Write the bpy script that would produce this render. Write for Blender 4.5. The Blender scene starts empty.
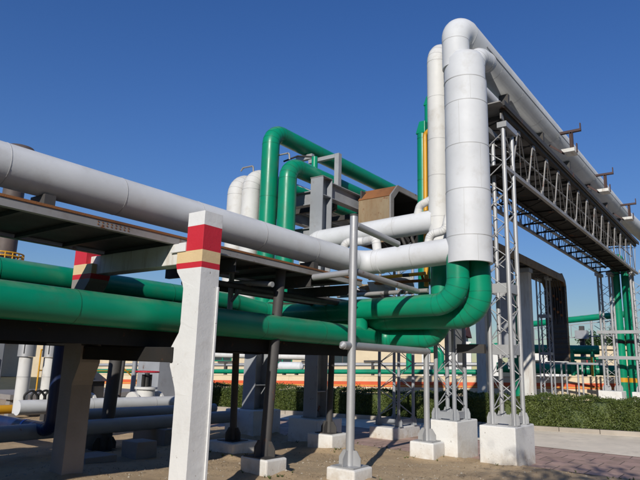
import bpy, bmesh, math, random
from mathutils import Vector, Matrix
random.seed(7)
PI = math.pi
sc = bpy.context.scene
COL = sc.collection
# world axes: X runs along the pipe racks, Y across them to the left, Z up; metres

# ------------------------------------------------------------------ materials
def _nt(name):
    m = bpy.data.materials.new(name); m.use_nodes = True
    nt = m.node_tree; b = nt.nodes['Principled BSDF']
    return m, nt, b
def _noise(nt, scale, detail=6, rough=.6, stretch=None):
    g = nt.nodes.new('ShaderNodeNewGeometry')
    n = nt.nodes.new('ShaderNodeTexNoise'); n.inputs['Scale'].default_value = scale
    n.inputs['Detail'].default_value = detail; n.inputs['Roughness'].default_value = rough
    if stretch:
        mp = nt.nodes.new('ShaderNodeMapping'); mp.inputs['Scale'].default_value = stretch
        nt.links.new(g.outputs['Position'], mp.inputs['Vector']); nt.links.new(mp.outputs['Vector'], n.inputs['Vector'])
    else:
        nt.links.new(g.outputs['Position'], n.inputs['Vector'])
    return n.outputs['Fac']
def _ramp(nt, fac, lo, hi):
    r = nt.nodes.new('ShaderNodeMapRange'); r.inputs['From Min'].default_value = lo; r.inputs['From Max'].default_value = hi
    nt.links.new(fac, r.inputs['Value']); return r.outputs['Result']
def _mix(nt, fac, a, b):
    m = nt.nodes.new('ShaderNodeMix'); m.data_type = 'RGBA'
    if isinstance(fac, float): m.inputs[0].default_value = fac
    else: nt.links.new(fac, m.inputs[0])
    for i, c in ((6, a), (7, b)):
        if isinstance(c, tuple): m.inputs[i].default_value = (*c, 1)
        else: nt.links.new(c, m.inputs[i])
    return m.outputs[2]
def _bump(nt, b, h, strength, dist):
    bp = nt.nodes.new('ShaderNodeBump'); bp.inputs['Strength'].default_value = strength; bp.inputs['Distance'].default_value = dist
    nt.links.new(h, bp.inputs['Height']); nt.links.new(bp.outputs['Normal'], b.inputs['Normal'])
def paint(name, col, rough=.4, var=.12, dirt=(.12, .09, .06), damt=.5, rust=0., metal=0., bump=.15, bscale=40, dscale=2.2, streak=None, spec=.5, dirt_lo=.52, spots=0., dust=0., splash=0.):
    """painted or bare surface: slow colour drift, dirt patches, optional rust, fine bump"""
    m, nt, b = _nt(name)
    c2 = tuple(max(0, c*(1-var)) for c in col); c1 = tuple(min(1, c*(1+var*.5)) for c in col)
    base = _mix(nt, _ramp(nt, _noise(nt, .9, 4), .35, .65), c1, c2)
    if damt > 0:
        d = _ramp(nt, _noise(nt, dscale, 9, .68, streak), dirt_lo, .80)
        mu = nt.nodes.new('ShaderNodeMath'); mu.operation = 'MULTIPLY'; mu.inputs[1].default_value = damt
        nt.links.new(d, mu.inputs[0]); base = _mix(nt, mu.outputs[0], base, dirt)
    if dust > 0:
        g = nt.nodes.new('ShaderNodeNewGeometry'); sx = nt.nodes.new('ShaderNodeSeparateXYZ'); nt.links.new(g.outputs['Normal'], sx.inputs[0])
        u = _ramp(nt, sx.outputs['Z'], .55, 1.0); q = _ramp(nt, _noise(nt, 2.7, 8, .7), .40, .68)
        mu = nt.nodes.new('ShaderNodeMath'); mu.operation = 'MULTIPLY'; nt.links.new(u, mu.inputs[0]); nt.links.new(q, mu.inputs[1])
        m2 = nt.nodes.new('ShaderNodeMath'); m2.operation = 'MULTIPLY'; m2.inputs[1].default_value = dust; nt.links.new(mu.outputs[0], m2.inputs[0])
        base = _mix(nt, m2.outputs[0], base, (.33, .285, .21))
    if splash > 0:
        g = nt.nodes.new('ShaderNodeNewGeometry'); sx = nt.nodes.new('ShaderNodeSeparateXYZ'); nt.links.new(g.outputs['Position'], sx.inputs[0])
        u = _ramp(nt, sx.outputs['Z'], .30, .0); q = _ramp(nt, _noise(nt, 6, 8, .7), .30, .60)
        mu = nt.nodes.new('ShaderNodeMath'); mu.operation = 'MULTIPLY'; nt.links.new(u, mu.inputs[0]); nt.links.new(q, mu.inputs[1])
        m2 = nt.nodes.new('ShaderNodeMath'); m2.operation = 'MULTIPLY'; m2.inputs[1].default_value = splash; nt.links.new(mu.outputs[0], m2.inputs[0])
        base = _mix(nt, m2.outputs[0], base, (.40, .31, .20))
    if spots > 0:
        q = _ramp(nt, _noise(nt, 19, 3, .5), .70, .73)
        mu = nt.nodes.new('ShaderNodeMath'); mu.operation = 'MULTIPLY'; mu.inputs[1].default_value = spots
        nt.links.new(q, mu.inputs[0]); base = _mix(nt, mu.outputs[0], base, (.16, .13, .10))
    if rust > 0:
        r = _ramp(nt, _noise(nt, 3.1, 10, .72), .64-.2*rust, .70-.15*rust)
        rc = _mix(nt, _ramp(nt, _noise(nt, 9, 5), .4, .6), (.20, .075, .025), (.09, .035, .018))
        base = _mix(nt, r, base, rc)
    nt.links.new(base, b.inputs['Base Color'])
    rr = nt.nodes.new('ShaderNodeMapRange'); rr.inputs['To Min'].default_value = max(.05, rough-.1); rr.inputs['To Max'].default_value = min(1, rough+.18)
    nt.links.new(_noise(nt, 3.3, 5), rr.inputs['Value']); nt.links.new(rr.outputs['Result'], b.inputs['Roughness'])
    b.inputs['Metallic'].default_value = metal; b.inputs['Specular IOR Level'].default_value = spec
    if bump > 0: _bump(nt, b, _noise(nt, bscale, 6, .65), bump, .01)
    return m
M = {}
M['white_clad'] = paint('white_cladding', (.60, .61, .615), .52, .09, (.36, .33, .28), .42, bump=.22, bscale=4, dscale=3.2, dirt_lo=.54, spec=.3, dust=.45)
M['white_old'] = paint('aged_white_cladding', (.60, .595, .57), .55, .10, (.33, .27, .18), .55, bump=.12, bscale=6, dscale=3.5, dirt_lo=.53, spec=.3, dust=.4)
M['seam'] = paint('cladding_seam', (.43, .43, .42), .55, .15, damt=.6)
M['green'] = paint('green_gloss_paint', (.002, .235, .125), .30, .16, (.05, .13, .07), .55, bump=.08, bscale=7, spec=.35, dirt_lo=.52, dust=.5)
M['green_worn'] = paint('worn_green_paint', (.006, .195, .105), .36, .18, (.16, .15, .09), .7, rust=.12, bump=.08, bscale=12, spec=.5, dirt_lo=.50)
M['green_seam'] = paint('green_seam', (.003, .13, .065), .4, .1, damt=.3)
M['galv'] = paint('galvanised_steel', (.40, .405, .41), .45, .12, (.20, .16, .12), .4, metal=.35, bump=.08)
M['galv_rust'] = paint('galvanised_steel_rusting', (.31, .30, .29), .55, .2, (.16, .11, .07), .7, rust=.25, metal=.2, bump=.12)
M['steel_grey'] = paint('grey_painted_steel', (.30, .315, .335), .5, .15, (.14, .11, .09), .5, rust=.08, bump=.1)
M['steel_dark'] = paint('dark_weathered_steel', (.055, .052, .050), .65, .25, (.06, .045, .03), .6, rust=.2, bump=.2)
M['steel_shade'] = paint('shade_darkened_steel', (.022, .021, .020), .8, .25, (.035, .025, .018), .6, rust=.1, bump=.2, spec=.2)  # steel with deep shade put into its base colour
M['rust'] = paint('rusted_steel', (.24, .095, .030), .8, .3, (.07, .03, .015), .7, bump=.4, bscale=60)
M['rust_brown'] = paint('brown_primer_steel', (.060, .030, .026), .6, .2, (.05, .025, .02), .5, bump=.1)
M['rust_sheet'] = paint('rust_stained_sheet', (.28, .215, .13), .65, .2, (.19, .095, .035), .95, rust=.35, bump=.15, bscale=14, dscale=4.5, dirt_lo=.40, streak=(1, 1, .22))
M['yellow'] = paint('yellow_paint', (.60, .30, .015), .4, .1, (.25, .12, .03), .5, bump=.05)
M['red'] = paint('red_paint', (.50, .018, .028), .45, .12, (.30, .05, .03), .4, bump=.1)
M['post_red'] = paint('red_band_paint', (.53, .020, .036), .5, .10, (.60, .16, .07), .35, bump=.35, bscale=22, dirt_lo=.60)
M['post_cream'] = paint('cream_band_paint', (.66, .49, .27), .55, .08, (.4, .28, .15), .4, bump=.35, bscale=22)
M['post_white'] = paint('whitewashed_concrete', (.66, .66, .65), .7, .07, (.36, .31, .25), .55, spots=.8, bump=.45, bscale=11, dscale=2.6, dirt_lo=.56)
M['beam_conc'] = paint('stained_white_concrete', (.64, .63, .59), .75, .1, (.26, .15, .07), .75, bump=.5, bscale=20, dscale=2.8, streak=(1, 3.2, .35), dirt_lo=.50)
M['block_white'] = paint('whitewashed_plinth', (.69, .685, .66), .8, .08, (.36, .30, .22), .45, spots=.6, splash=.65, bump=.5, bscale=24, dscale=3, dirt_lo=.54)
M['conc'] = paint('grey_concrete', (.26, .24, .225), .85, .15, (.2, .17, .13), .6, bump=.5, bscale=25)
M['blue'] = paint('dark_blue_paint', (.008, .020, .075), .35, .15, damt=.3, bump=.05)
M['blue_light'] = paint('light_blue_band', (.03, .18, .60), .4, .1, damt=.2, bump=0)
M['stack'] = paint('dark_brown_stack', (.10, .075, .065), .6, .2, damt=.4)
M['black'] = paint('black_rubber', (.02, .02, .02), .6, .1, damt=.2)
M['wall_cream'] = paint('cream_wall', (.66, .54, .36), .8, .07, (.36, .29, .19), .45, bump=.2, bscale=20)
M['wall_red'] = paint('red_stripe', (.62, .10, .03), .7, .1, damt=.2, bump=.1)
M['wall_yellow'] = paint('yellow_stripe', (.62, .34, .06), .7, .1, damt=.2, bump=.1)
M['house_cream'] = paint('cream_render', (.64, .53, .36), .85, .07, (.4, .32, .22), .4, bump=.2)
M['house_white'] = paint('white_render', (.70, .69, .66), .85, .06, (.4, .36, .3), .4, bump=.2)
M['roof_red'] = paint('red_roof', (.24, .055, .035), .75, .2, damt=.4, bump=.3)
M['roof_blue'] = paint('blue_roof', (.03, .16, .50), .5, .1, damt=.2)
M['bark'] = paint('bark', (.11, .08, .055), .9, .3, bump=.6)
M['stone'] = paint('pale_stone', (.40, .36, .29), .9, .35, (.2, .16, .11), .6, bump=.3)
M['dirt_bits'] = paint('dry_litter', (.23, .17, .10), .9, .4, bump=.2)
M['conc_dark'] = paint('shade_darkened_concrete', (.11, .105, .10), .85, .2, (.05, .04, .03), .7, bump=.5, bscale=25)  # concrete with shade mixed into its colour; not in use
def glass_mat():
    m, nt, b = _nt('window_glass'); b.inputs['Base Color'].default_value = (.03, .045, .05, 1); b.inputs['Roughness'].default_value = .08; return m
M['glass'] = glass_mat()
def leaf_mat(name, a, b_, sc_=1.3):
    m, nt, b = _nt(name)
    base = _mix(nt, _ramp(nt, _noise(nt, sc_, 5), .35, .65), a, b_)
    base = _mix(nt, _ramp(nt, _noise(nt, 14, 2), .45, .75), base, tuple(min(1, c*1.5) for c in a))
    nt.links.new(base, b.inputs['Base Color']); b.inputs['Roughness'].default_value = .5
    tr = nt.nodes.new('ShaderNodeBsdfTranslucent'); nt.links.new(base, tr.inputs['Color'])
    mx = nt.nodes.new('ShaderNodeMixShader'); mx.inputs[0].default_value = .25
    out = nt.nodes['Material Output']
    nt.links.new(b.outputs[0], mx.inputs[1]); nt.links.new(tr.outputs[0], mx.inputs[2]); nt.links.new(mx.outputs[0], out.inputs['Surface'])
    return m
M['hedge'] = leaf_mat('hedge_leaves', (.098, .125, .024), (.040, .072, .014), 2.2)
M['tree'] = leaf_mat('tree_leaves', (.045, .085, .022), (.025, .055, .016))
def dirt_mat():
    m, nt, b = _nt('sandy_dirt')
    a = _mix(nt, _ramp(nt, _noise(nt, 1.1, 10, .7), .35, .68), (.56, .415, .255), (.41, .29, .17))
    a = _mix(nt, _ramp(nt, _noise(nt, 4.5, 10, .75), .55, .78), a, (.20, .14, .08))
    a = _mix(nt, _ramp(nt, _noise(nt, 55, 4, .7), .56, .70), a, (.40, .32, .22))
    nt.links.new(a, b.inputs['Base Color']); b.inputs['Roughness'].default_value = .95
    _bump(nt, b, _noise(nt, 30, 12, .75), 1.0, .03); return m
M['dirt'] = dirt_mat()
def paver_mat():
    m, nt, b = _nt('red_pavers')
    g = nt.nodes.new('ShaderNodeNewGeometry')
    mp = nt.nodes.new('ShaderNodeMapping'); mp.inputs['Rotation'].default_value[2] = math.radians(90)
    nt.links.new(g.outputs['Position'], mp.inputs['Vector'])
    br = nt.nodes.new('ShaderNodeTexBrick'); nt.links.new(mp.outputs['Vector'], br.inputs['Vector'])
    br.inputs['Scale'].default_value = 1.0; br.inputs['Brick Width'].default_value = .5; br.inputs['Row Height'].default_value = .5
    br.inputs['Mortar Size'].default_value = .009; br.inputs['Color1'].default_value = (.50, .34, .275, 1); br.inputs['Color2'].default_value = (.42, .275, .225, 1)
    br.inputs['Mortar'].default_value = (.10, .075, .055, 1); br.offset = .5
    a = _mix(nt, _ramp(nt, _noise(nt, 2.0, 9, .7), .45, .75), br.outputs['Color'], (.25, .185, .13))
    nt.links.new(a, b.inputs['Base Color']); b.inputs['Roughness'].default_value = .85
    ad = nt.nodes.new('ShaderNodeMath'); ad.operation = 'MULTIPLY_ADD'; ad.inputs[1].default_value = -1.5
    nt.links.new(br.outputs['Fac'], ad.inputs[0]); nt.links.new(_noise(nt, 60, 5), ad.inputs[2]); _bump(nt, b, ad.outputs[0], .6, .008)
    return m
M['paver'] = paver_mat()
M['path'] = paint('pale_path', (.82, .72, .57), .9, .12, (.30, .24, .16), .6, bump=.6, bscale=60, dscale=1.5)
M['kerb'] = paint('kerb_concrete', (.36, .32, .27), .85, .15, (.2, .17, .13), .6, bump=.4)
M['ground'] = paint('far_ground', (.060, .062, .030), .95, .25, (.035, .045, .018), .7, bump=.5, bscale=4, dscale=.4)

# ------------------------------------------------------------------ mesh builder
class MB:
    def __init__(s): s.v = []; s.f = []; s.m = []; s.s = []
    def add(s, vs, fs, mat=0, smooth=False):
        o = len(s.v); s.v += [tuple(v) for v in vs]
        for f in fs: s.f.append([i+o for i in f]); s.m.append(mat); s.s.append(smooth)
    def box(s, x0, x1, y0, y1, z0, z1, mat=0):
        s.add([(x0,y0,z0),(x1,y0,z0),(x1,y1,z0),(x0,y1,z0),(x0,y0,z1),(x1,y0,z1),(x1,y1,z1),(x0,y1,z1)],
              [(0,3,2,1),(4,5,6,7),(0,1,5,4),(1,2,6,5),(2,3,7,6),(3,0,4,7)], mat); return s
    def bar(s, p, q, w, h, up=(0,0,1), mat=0):
        """rectangular bar p->q, w sideways, h along up"""
        p, q = Vector(p), Vector(q); d = (q-p).normalized(); u = Vector(up)
        if abs(d.dot(u)) > .98: u = Vector((1,0,0))
        a = d.cross(u).normalized(); u = a.cross(d).normalized()
        vs = [e + a*sx*w/2 + u*sy*h/2 for e in (p, q) for sx, sy in ((-1,-1),(1,-1),(1,1),(-1,1))]
        s.add(vs, [(0,1,2,3),(7,6,5,4),(0,4,5,1),(1,5,6,2),(2,6,7,3),(3,7,4,0)], mat); return s
    def prism(s, poly, axis, a, b, mat=0):
        """polygon of 2D points extruded along axis from a to b"""
        n = len(poly)
        def P(q, t):
            if axis == 'x': return (t, q[0], q[1])
            if axis == 'y': return (q[0], t, q[1])
            return (q[0], q[1], t)
        vs = [P(q, a) for q in poly] + [P(q, b) for q in poly]
        fs = [list(range(n))[::-1], list(range(n, 2*n))] + [(i, (i+1) % n, n+(i+1) % n, n+i) for i in range(n)]
        s.add(vs, fs, mat); return s
    def rings(s, pts, tans, radii, seg, mat=0, caps=True):
        t0 = tans[0].normalized(); u = Vector((0,0,1)) if abs(t0.z) < .9 else Vector((1,0,0))
        a = t0.cross(u).normalized(); rows = []; prev = t0
        for p, t, r in zip(pts, tans, radii):
            t = t.normalized(); q = prev.rotation_difference(t); a = q @ a; prev = t
            a = (a - t*a.dot(t)).normalized(); b = t.cross(a)
            rows.append([p + a*(r*math.cos(2*PI*k/seg)) + b*(r*math.sin(2*PI*k/seg)) for k in range(seg)])
        vs = [v for r in rows for v in r]
        fs = [(i*seg+k, i*seg+(k+1) % seg, (i+1)*seg+(k+1) % seg, (i+1)*seg+k) for i in range(len(rows)-1) for k in range(seg)]
        s.add(vs, fs, mat, True)
        if caps: s.add(rows[0]+rows[-1], [list(range(seg))[::-1], list(range(seg, 2*seg))], mat)
    def cyl(s, p, q, r, seg=16, mat=0, r2=None, caps=True):
        p, q = Vector(p), Vector(q); d = q-p
        s.rings([p, q], [d, d], [r, r if r2 is None else r2], seg, mat, caps); return s
    def band(s, p, d, r, w, seg=24, mat=1):
        d = Vector(d).normalized(); p = Vector(p); s.cyl(p-d*w/2, p+d*w/2, r, seg, mat); return s
    def tube(s, pts, r, R=None, seg=24, step=1.1, arcn=5, mat=0, seam=1, sw=.007, caps=True, arcseam=2, r2=None):
        """pipe along a polyline with rounded corners, lap seams on its straights and mitres on its bends"""
        pts = [Vector(p) for p in pts]; R = R if R else 1.6*r
        P, T, seams = [pts[0]], [pts[1]-pts[0]], []
        last = pts[0]
        def straight(a, b):
            L = (b-a).length; d = (b-a).normalized(); n = int(L/step) if step else 0
            for k in range(1, n+1): seams.append((a + d*(k*L/(n+1) + (.0 if n < 2 else random.uniform(-.06, .06))), d))
        for i in range(1, len(pts)-1):
            a, b, c = pts[i-1], pts[i], pts[i+1]; d1 = (b-a).normalized(); d2 = (c-b).normalized()
            th = d1.angle(d2)
            if th < .02: continue
            t = min(R*math.tan(th/2), (b-a).length*.49 if i > 1 else (b-a).length*.98, (c-b).length*.49 if i < len(pts)-2 else (c-b).length*.98)
            Re = t/math.tan(th/2); e1 = b-d1*t; n = (d2-d1*d1.dot(d2)).normalized(); ctr = e1+n*Re
            straight(last, e1); ax = d1.cross(d2).normalized()
            N = arcn*2
            for k in range(N+1):
                q = Matrix.Rotation(th*k/N, 3, ax); P.append(ctr + q @ (-n*Re)); T.append(q @ d1)
                if arcseam and k % arcseam == 0 and seam is not None: seams.append((P[-1].copy(), T[-1].copy()))
            last = P[-1]
        straight(last, pts[-1]); P.append(pts[-1]); T.append(pts[-1]-pts[-2])
        rr = [r]*len(P)
        if r2: rr = [r if i == 0 else r+(r2-r)*min(1, max(0, (i-1)/(len(P)-3))) for i in range(len(P))]
        s.rings(P, T, rr, seg, mat, caps)
        if seam is not None:
            for p, d in seams: s.band(p, d, (r2 if r2 and abs(d.normalized().z) < .05 else r)+.0025, sw, seg, seam)
        return s
    def lathe(s, prof, c, seg=24, mat=0):
        c = Vector(c); rows = [[c + Vector((r*math.cos(2*PI*k/seg), r*math.sin(2*PI*k/seg), z)) for k in range(seg)] for r, z in prof]
        vs = [v for r in rows for v in r]
        fs = [(i*seg+k, i*seg+(k+1) % seg, (i+1)*seg+(k+1) % seg, (i+1)*seg+k) for i in range(len(rows)-1) for k in range(seg)]
        s.add(vs, fs, mat, True); s.add(rows[0]+rows[-1], [list(range(seg))[::-1], list(range(seg, 2*seg))], mat); return s
def root_loc(o):
    while o.parent: o = o.parent
    return o.location
def obj(name, mb, mats, parent=None, bevel=0):
    me = bpy.data.meshes.new(name)
    off = root_loc(parent) if parent else Vector((0,0,0))
    me.from_pydata([tuple(Vector(v)-off) for v in mb.v], [], mb.f)
    for m in (mats if isinstance(mats, (list, tuple)) else [mats]): me.materials.append(M[m])
    me.polygons.foreach_set('material_index', mb.m); me.polygons.foreach_set('use_smooth', mb.s)
    bm = bmesh.new(); bm.from_mesh(me); bmesh.ops.recalc_face_normals(bm, faces=bm.faces); bm.to_mesh(me); bm.free()
    o = bpy.data.objects.new(name, me); COL.objects.link(o)
    if parent: o.parent = parent
    if bevel:
        b = o.modifiers.new('edge', 'BEVEL'); b.width = bevel; b.segments = 2; b.limit_method = 'ANGLE'; b.angle_limit = .7
    return o
def tag(o, label, cat, group=None):
    o['label'] = label; o['category'] = cat
    if group: o['group'] = group
    return o
def thing(name, label, cat, loc, group=None):
    o = bpy.data.objects.new(name, None); COL.objects.link(o); o.location = loc; o.empty_display_size = .2
    return tag(o, label, cat, group)
def struct(name, mb, mats): o = obj(name, mb, mats); o['kind'] = 'structure'; return o
def dup(src, delta, label, group=None):
    """copy a thing with its parts and sub-parts, moved by delta"""
    def cp(o, par):
        c = o.copy(); COL.objects.link(c)
        if par: c.parent = par
        for ch in list(o.children): cp(ch, c)
        return c
    r = cp(src, None); r.location = Vector(src.location)+Vector(delta); r['label'] = label
    if group: r['group'] = group
    return r

# ------------------------------------------------------------------ the setting
KB = Vector((-.29, .957, 0)); KN = Vector((.957, .29, 0))        # kerb line direction and the direction away from it
def KP(s, d, z): return Vector((17.2, 3.64, 0)) + KB*s + KN*d + Vector((0, 0, z))
def kbox(mb, s0, s1, d0, d1, z0, z1, mat=0, dz=0.):
    vs = [KP(s, d, z + dz*s) for z in (z0, z1) for s, d in ((s0,d0),(s1,d0),(s1,d1),(s0,d1))]
    mb.add(vs, [(0,3,2,1),(4,5,6,7),(0,1,5,4),(1,2,6,5),(2,3,7,6),(3,0,4,7)], mat)
g = MB(); g.add([(-300,-300,-.06),(600,-300,-.06),(600,600,-.06),(-300,600,-.06)], [(0,1,2,3)]); struct('ground', g, 'ground')
FOOT = [(9.97,10.98,3.40,4.03),(10.08,11.02,4.47,5.06),(6.83,7.31,4.49,4.97),(9.57,10.03,4.69,5.15),(6.36,6.8,5.62,6.14),(7.31,7.93,7.25,7.87),(9.16,9.74,6.53,7.11),(9.55,10.42,7.18,7.92),(9.45,10.35,8.80,9.65),(4.475,4.765,5.11,5.4),(4.42,4.72,7.45,7.75)]
def hgt(x, y):
    h = 0
    for a, b, c, d in FOOT:
        q = math.hypot(max(a-x, 0, x-b), max(c-y, 0, y-d))
        if q < .5: h = max(h, (.045+.02*math.sin(9*x+4*y))*math.exp(-(q/.13)**2))
    return h + .022*math.sin(1.9*x+.7*y)*math.sin(1.3*y-.5*x+1) + .012*math.sin(5.1*x+2.2*y) * math.sin(4.3*y-1.7*x) + .006*math.sin(13*x-5*y)*math.sin(11*y+3*x)
g = MB(); NX, NY = 190, 300; X0, X1, Y0, Y1 = 2.5, 10.45, -1.5, 22
vs = []
for i in range(NX+1):
    for j in range(NY+1):
        x = X0+(X1-X0)*i/NX; y = Y0+(Y1-Y0)*j/NY
        e = min(1, (X1-x)/.25); xx = x + (.07*math.sin(1.7*y)+.05*math.sin(4.1*y+1) + .03*math.sin(9*y) if i == NX else 0)
        vs.append((xx, y, (hgt(x, y)+.012)*e + .004*(1-e)))
g.add(vs, [(i*(NY+1)+j, (i+1)*(NY+1)+j, (i+1)*(NY+1)+j+1, i*(NY+1)+j+1) for i in range(NX) for j in range(NY)], 0, True)
struct('dirt_ground', g, 'dirt')
g = MB(); g.add([(10.2,-20,-.012),(13.35,-20,-.012),(13.35,26,-.012),(10.2,26,-.012)], [(0,1,2,3)]); struct('pavement', g, 'paver')
g = MB(); a, b = KP(30,0,0), KP(-30,0,0); g.add([(13.3,-20,-.004),(b.x,b.y,-.004),(a.x,a.y,-.004),(13.3,26,-.004)], [(0,1,2,3)])
struct('footpath', g, 'path')
g = MB(); s = -24.0
while s < 16:
    kbox(g, s, s+.985, 0, .14, -.05, .11+random.uniform(-.008,.008)); s += 1.0
struct('kerb', g, 'kerb')
g = MB(); g.add([KP(-24,.14,.03), KP(16,.14,.03), KP(16,9,.03), KP(-24,9,.03)], [(0,3,2,1)]); struct('planting_bed', g, 'dirt')

# pebbles and dry litter on the dirt: uncountable
g = MB()
for k in range(2600):
    x = random.uniform(3, 10.4); y = random.uniform(.5, 10)
    r = random.choice((.006,.008,.01,.014,.02)) * random.uniform(.7,1.3); z = hgt(x,y)*min(1,(X1-x)/.25)+.012
    vs = [(x+r*math.cos(t)*random.uniform(.7,1.2), y+r*math.sin(t)*random.uniform(.7,1.2), z-.004) for t in (0,1.05,2.1,3.14,4.2,5.2)]
    vs.append((x+r*.2, y, z+r*random.uniform(.4,.8)))
    g.add(vs, [(i,(i+1)%6,6) for i in range(6)])
o = obj('pebbles', g, 'stone'); o['kind'] = 'stuff'
g = MB()
for k in range(5200):
    x = random.gauss(7.5, 2.2); y = random.uniform(1, 9)
    if not 3 < x < 10.5: continue
    if math.sin(2.3*x+1.1*y)*math.sin(1.7*y-x) < random.uniform(-.5,.6): continue
    z = hgt(x,y)*min(1,max(0,(X1-x)/.25))+.014; t = random.uniform(0,2*PI); L = random.uniform(.015,.06); w = random.uniform(.002,.006); up = random.uniform(.0,.022)
    dx, dy = math.cos(t), math.sin(t)
    g.add([(x-dy*w,y+dx*w,z),(x+dy*w,y-dx*w,z),(x+dx*L+dy*w,y+dy*L-dx*w,z+up),(x+dx*L-dy*w,y+dy*L+dx*w,z+up)], [(0,1,2,3)])
o = obj('dry_grass_litter', g, 'dirt_bits'); o['kind'] = 'stuff'

# weeds at the footings and along the paving edge: uncountable
g = MB()
for k in range(64):
    a, b, c, d = random.choice(FOOT[:8]); side = random.random()
    x, y = (random.uniform(a-.1, b+.1), c-random.uniform(.01,.12)) if side < .5 else (a-random.uniform(.01,.12), random.uniform(c-.1, d+.1))
    if k > 40: x, y = 10.35+random.uniform(-.15,.1), random.uniform(1.5, 9)
    if x > 10.5: continue
    for j in range(random.randint(4, 11)):
        t = random.uniform(0, 2*PI); L = random.uniform(.02, .065); w = random.uniform(.003,.006); dx, dy = math.cos(t), math.sin(t); z = hgt(x, y)+.005; q = random.uniform(.2,.8)
        g.add([(x-dy*w,y+dx*w,z),(x+dy*w,y-dx*w,z),(x+dx*L*q*.6+dy*w*.7,y+dy*L*q*.6-dx*w*.7,z+L*.7),(x+dx*L*q,y+dy*L*q,z+L*.85)], [(0,1,2,3)])
o = obj('weeds', g, 'hedge'); o['kind'] = 'stuff'
# ------------------------------------------------------------------ foliage
def leaves(g, pts, size, rnd=1.0):
    for p in pts:
        n = Vector((random.gauss(0,1), random.gauss(0,1), random.gauss(.3,1))).normalized()
        a = n.orthogonal().normalized(); a = Matrix.Rotation(random.uniform(0,2*PI), 3, n) @ a; b = n.cross(a)
        L = size*random.uniform(.6,1.35); W = L*.55
        g.add([p-a*L*.5, p+b*W*.5+n*L*.08, p+a*L*.5, p-b*W*.5+n*L*.08], [(0,1,2,3)])
def hedge_h(s): return .850-.009*s
hedge = thing('hedge', 'long clipped green hedge growing behind the kerb in front of the striped wall', 'hedge', KP(2,.8,.03))
g = MB(); pts = []
for k in range(105000):
    s = random.uniform(-9, 14); h = hedge_h(s) + .035*math.sin(2.1*s)+.03*math.sin(5.3*s+1)+.02*math.sin(11*s)
    q = random.random()
    if q < .55:
        z = random.uniform(.05, h); d = .22 + .06*math.sin(3.1*s+2*z)+.05*math.sin(7*s-5*z) + abs(random.gauss(0,.05)) - .04*(z < .3)
    elif q < .97:
        d = random.uniform(.2, 1.5); z = h + .03*math.sin(4*d+3*s) + random.gauss(0,.025)
        if random.random() < .05: z += random.uniform(0,.09)
    else:
        z = random.uniform(.2,h); d = random.uniform(.3,1.4)
    pts.append(KP(s, d, z))
leaves(g, pts, .046); kbox(g, -9, 14, .33, 1.4, .1, .77, 0, -.009); obj('foliage', g, 'hedge', hedge)
def tree(loc, h, cr, label, n=5000, leaf=.2, group=None, trunk_r=.2, sq=.75):
    t = thing('leafy_tree', label, 'tree', loc, group); L = Vector(loc)
    g = MB(); top = L+Vector((0,0,h*.6)); g.cyl(L, top, trunk_r, 10, r2=trunk_r*.5)
    cl = []
    for k in range(9):
        a = k*2.4; e = L+Vector((math.cos(a)*cr*random.uniform(.3,.75), math.sin(a)*cr*random.uniform(.3,.75), h-cr*sq*random.uniform(.3,1.5)))
        g.cyl(L+Vector((0,0,h*random.uniform(.35,.55))), e, trunk_r*.35, 6, r2=trunk_r*.1); cl.append(e)
    obj('trunk', g, 'bark', t); g = MB(); pts = []
    for k in range(n):
        c = random.choice(cl); pts.append(c+Vector((random.gauss(0,cr*.26), random.gauss(0,cr*.26), random.gauss(0,cr*.2))))
    leaves(g, pts, leaf); obj('crown', g, 'tree', t); return t

# ------------------------------------------------------------------ concrete portal frame (posts with haunches, two beams)
fr = thing('concrete_portal_frame', 'white concrete portal frame whose near post has a red and cream painted top', 'pipe support', (4.57, 6.4, 0))
def post_mesh(y0, y1, d, top):
    """outline across the frame; d=+1: inner side towards +y"""
    inn, out = (y1, y0) if d > 0 else (y0, y1)
    k = d
    prof = [(out, -.1), (out, top), (inn+.0*k, top), (inn, 2.862), (inn+.16*k, 2.862), (inn+.16*k, 2.70), (inn+.13*k, 2.62), (inn+.03*k, 2.50), (inn, 2.42), (inn, 2.0),
            (inn+.02*k, 1.90), (inn+.13*k, 1.74), (inn+.13*k, 1.52), (inn+.02*k, 1.28), (inn, 1.22), (inn, -.1)]
    return prof
def banded_post(y0, y1, d, top, jagged):
    prof = post_mesh(y0, y1, d, top)
    g = MB(); g.prism(prof, 'x', *((4.475, 4.765) if d > 0 else (4.42, 4.72)), 0)
    # cut the outline at the paint lines so each band is its own paint
    bm = bmesh.new(); vs = [bm.verts.new(v) for v in g.v]
    for f in g.f: bm.faces.new([vs[i] for i in f])
    bmesh.ops.recalc_face_normals(bm, faces=bm.faces)
    for k in range(34): bmesh.ops.bisect_plane(bm, geom=bm.verts[:]+bm.edges[:]+bm.faces[:], plane_co=(0,0,.05+k*.098+random.uniform(-.03,.03)), plane_no=(0,0,1))
    bands = [(2.655, 0), (2.725, 2), (2.865, 3), (3.165, 2), (9, 0)]
    for z, _ in bands[:-1]:
        bmesh.ops.bisect_plane(bm, geom=bm.verts[:]+bm.edges[:]+bm.faces[:], plane_co=(0,0,z), plane_no=(0,0,1))
    for v in bm.verts:
        if 0 < v.co.z < top-.01: v.co.x += random.uniform(-.0012,.0012); v.co.y += random.uniform(-.0012,.0012)
    g2 = MB(); bm.verts.index_update(); g2.v = [tuple(v.co) for v in bm.verts]
    for f in bm.faces:
        z = f.calc_center_median().z; mi = next(m for zz, m in bands if z < zz)
        if z < 1: mi = 0
        g2.f.append([v.index for v in f.verts]); g2.m.append(mi); g2.s.append(False)
    bm.free(); return g2
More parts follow.
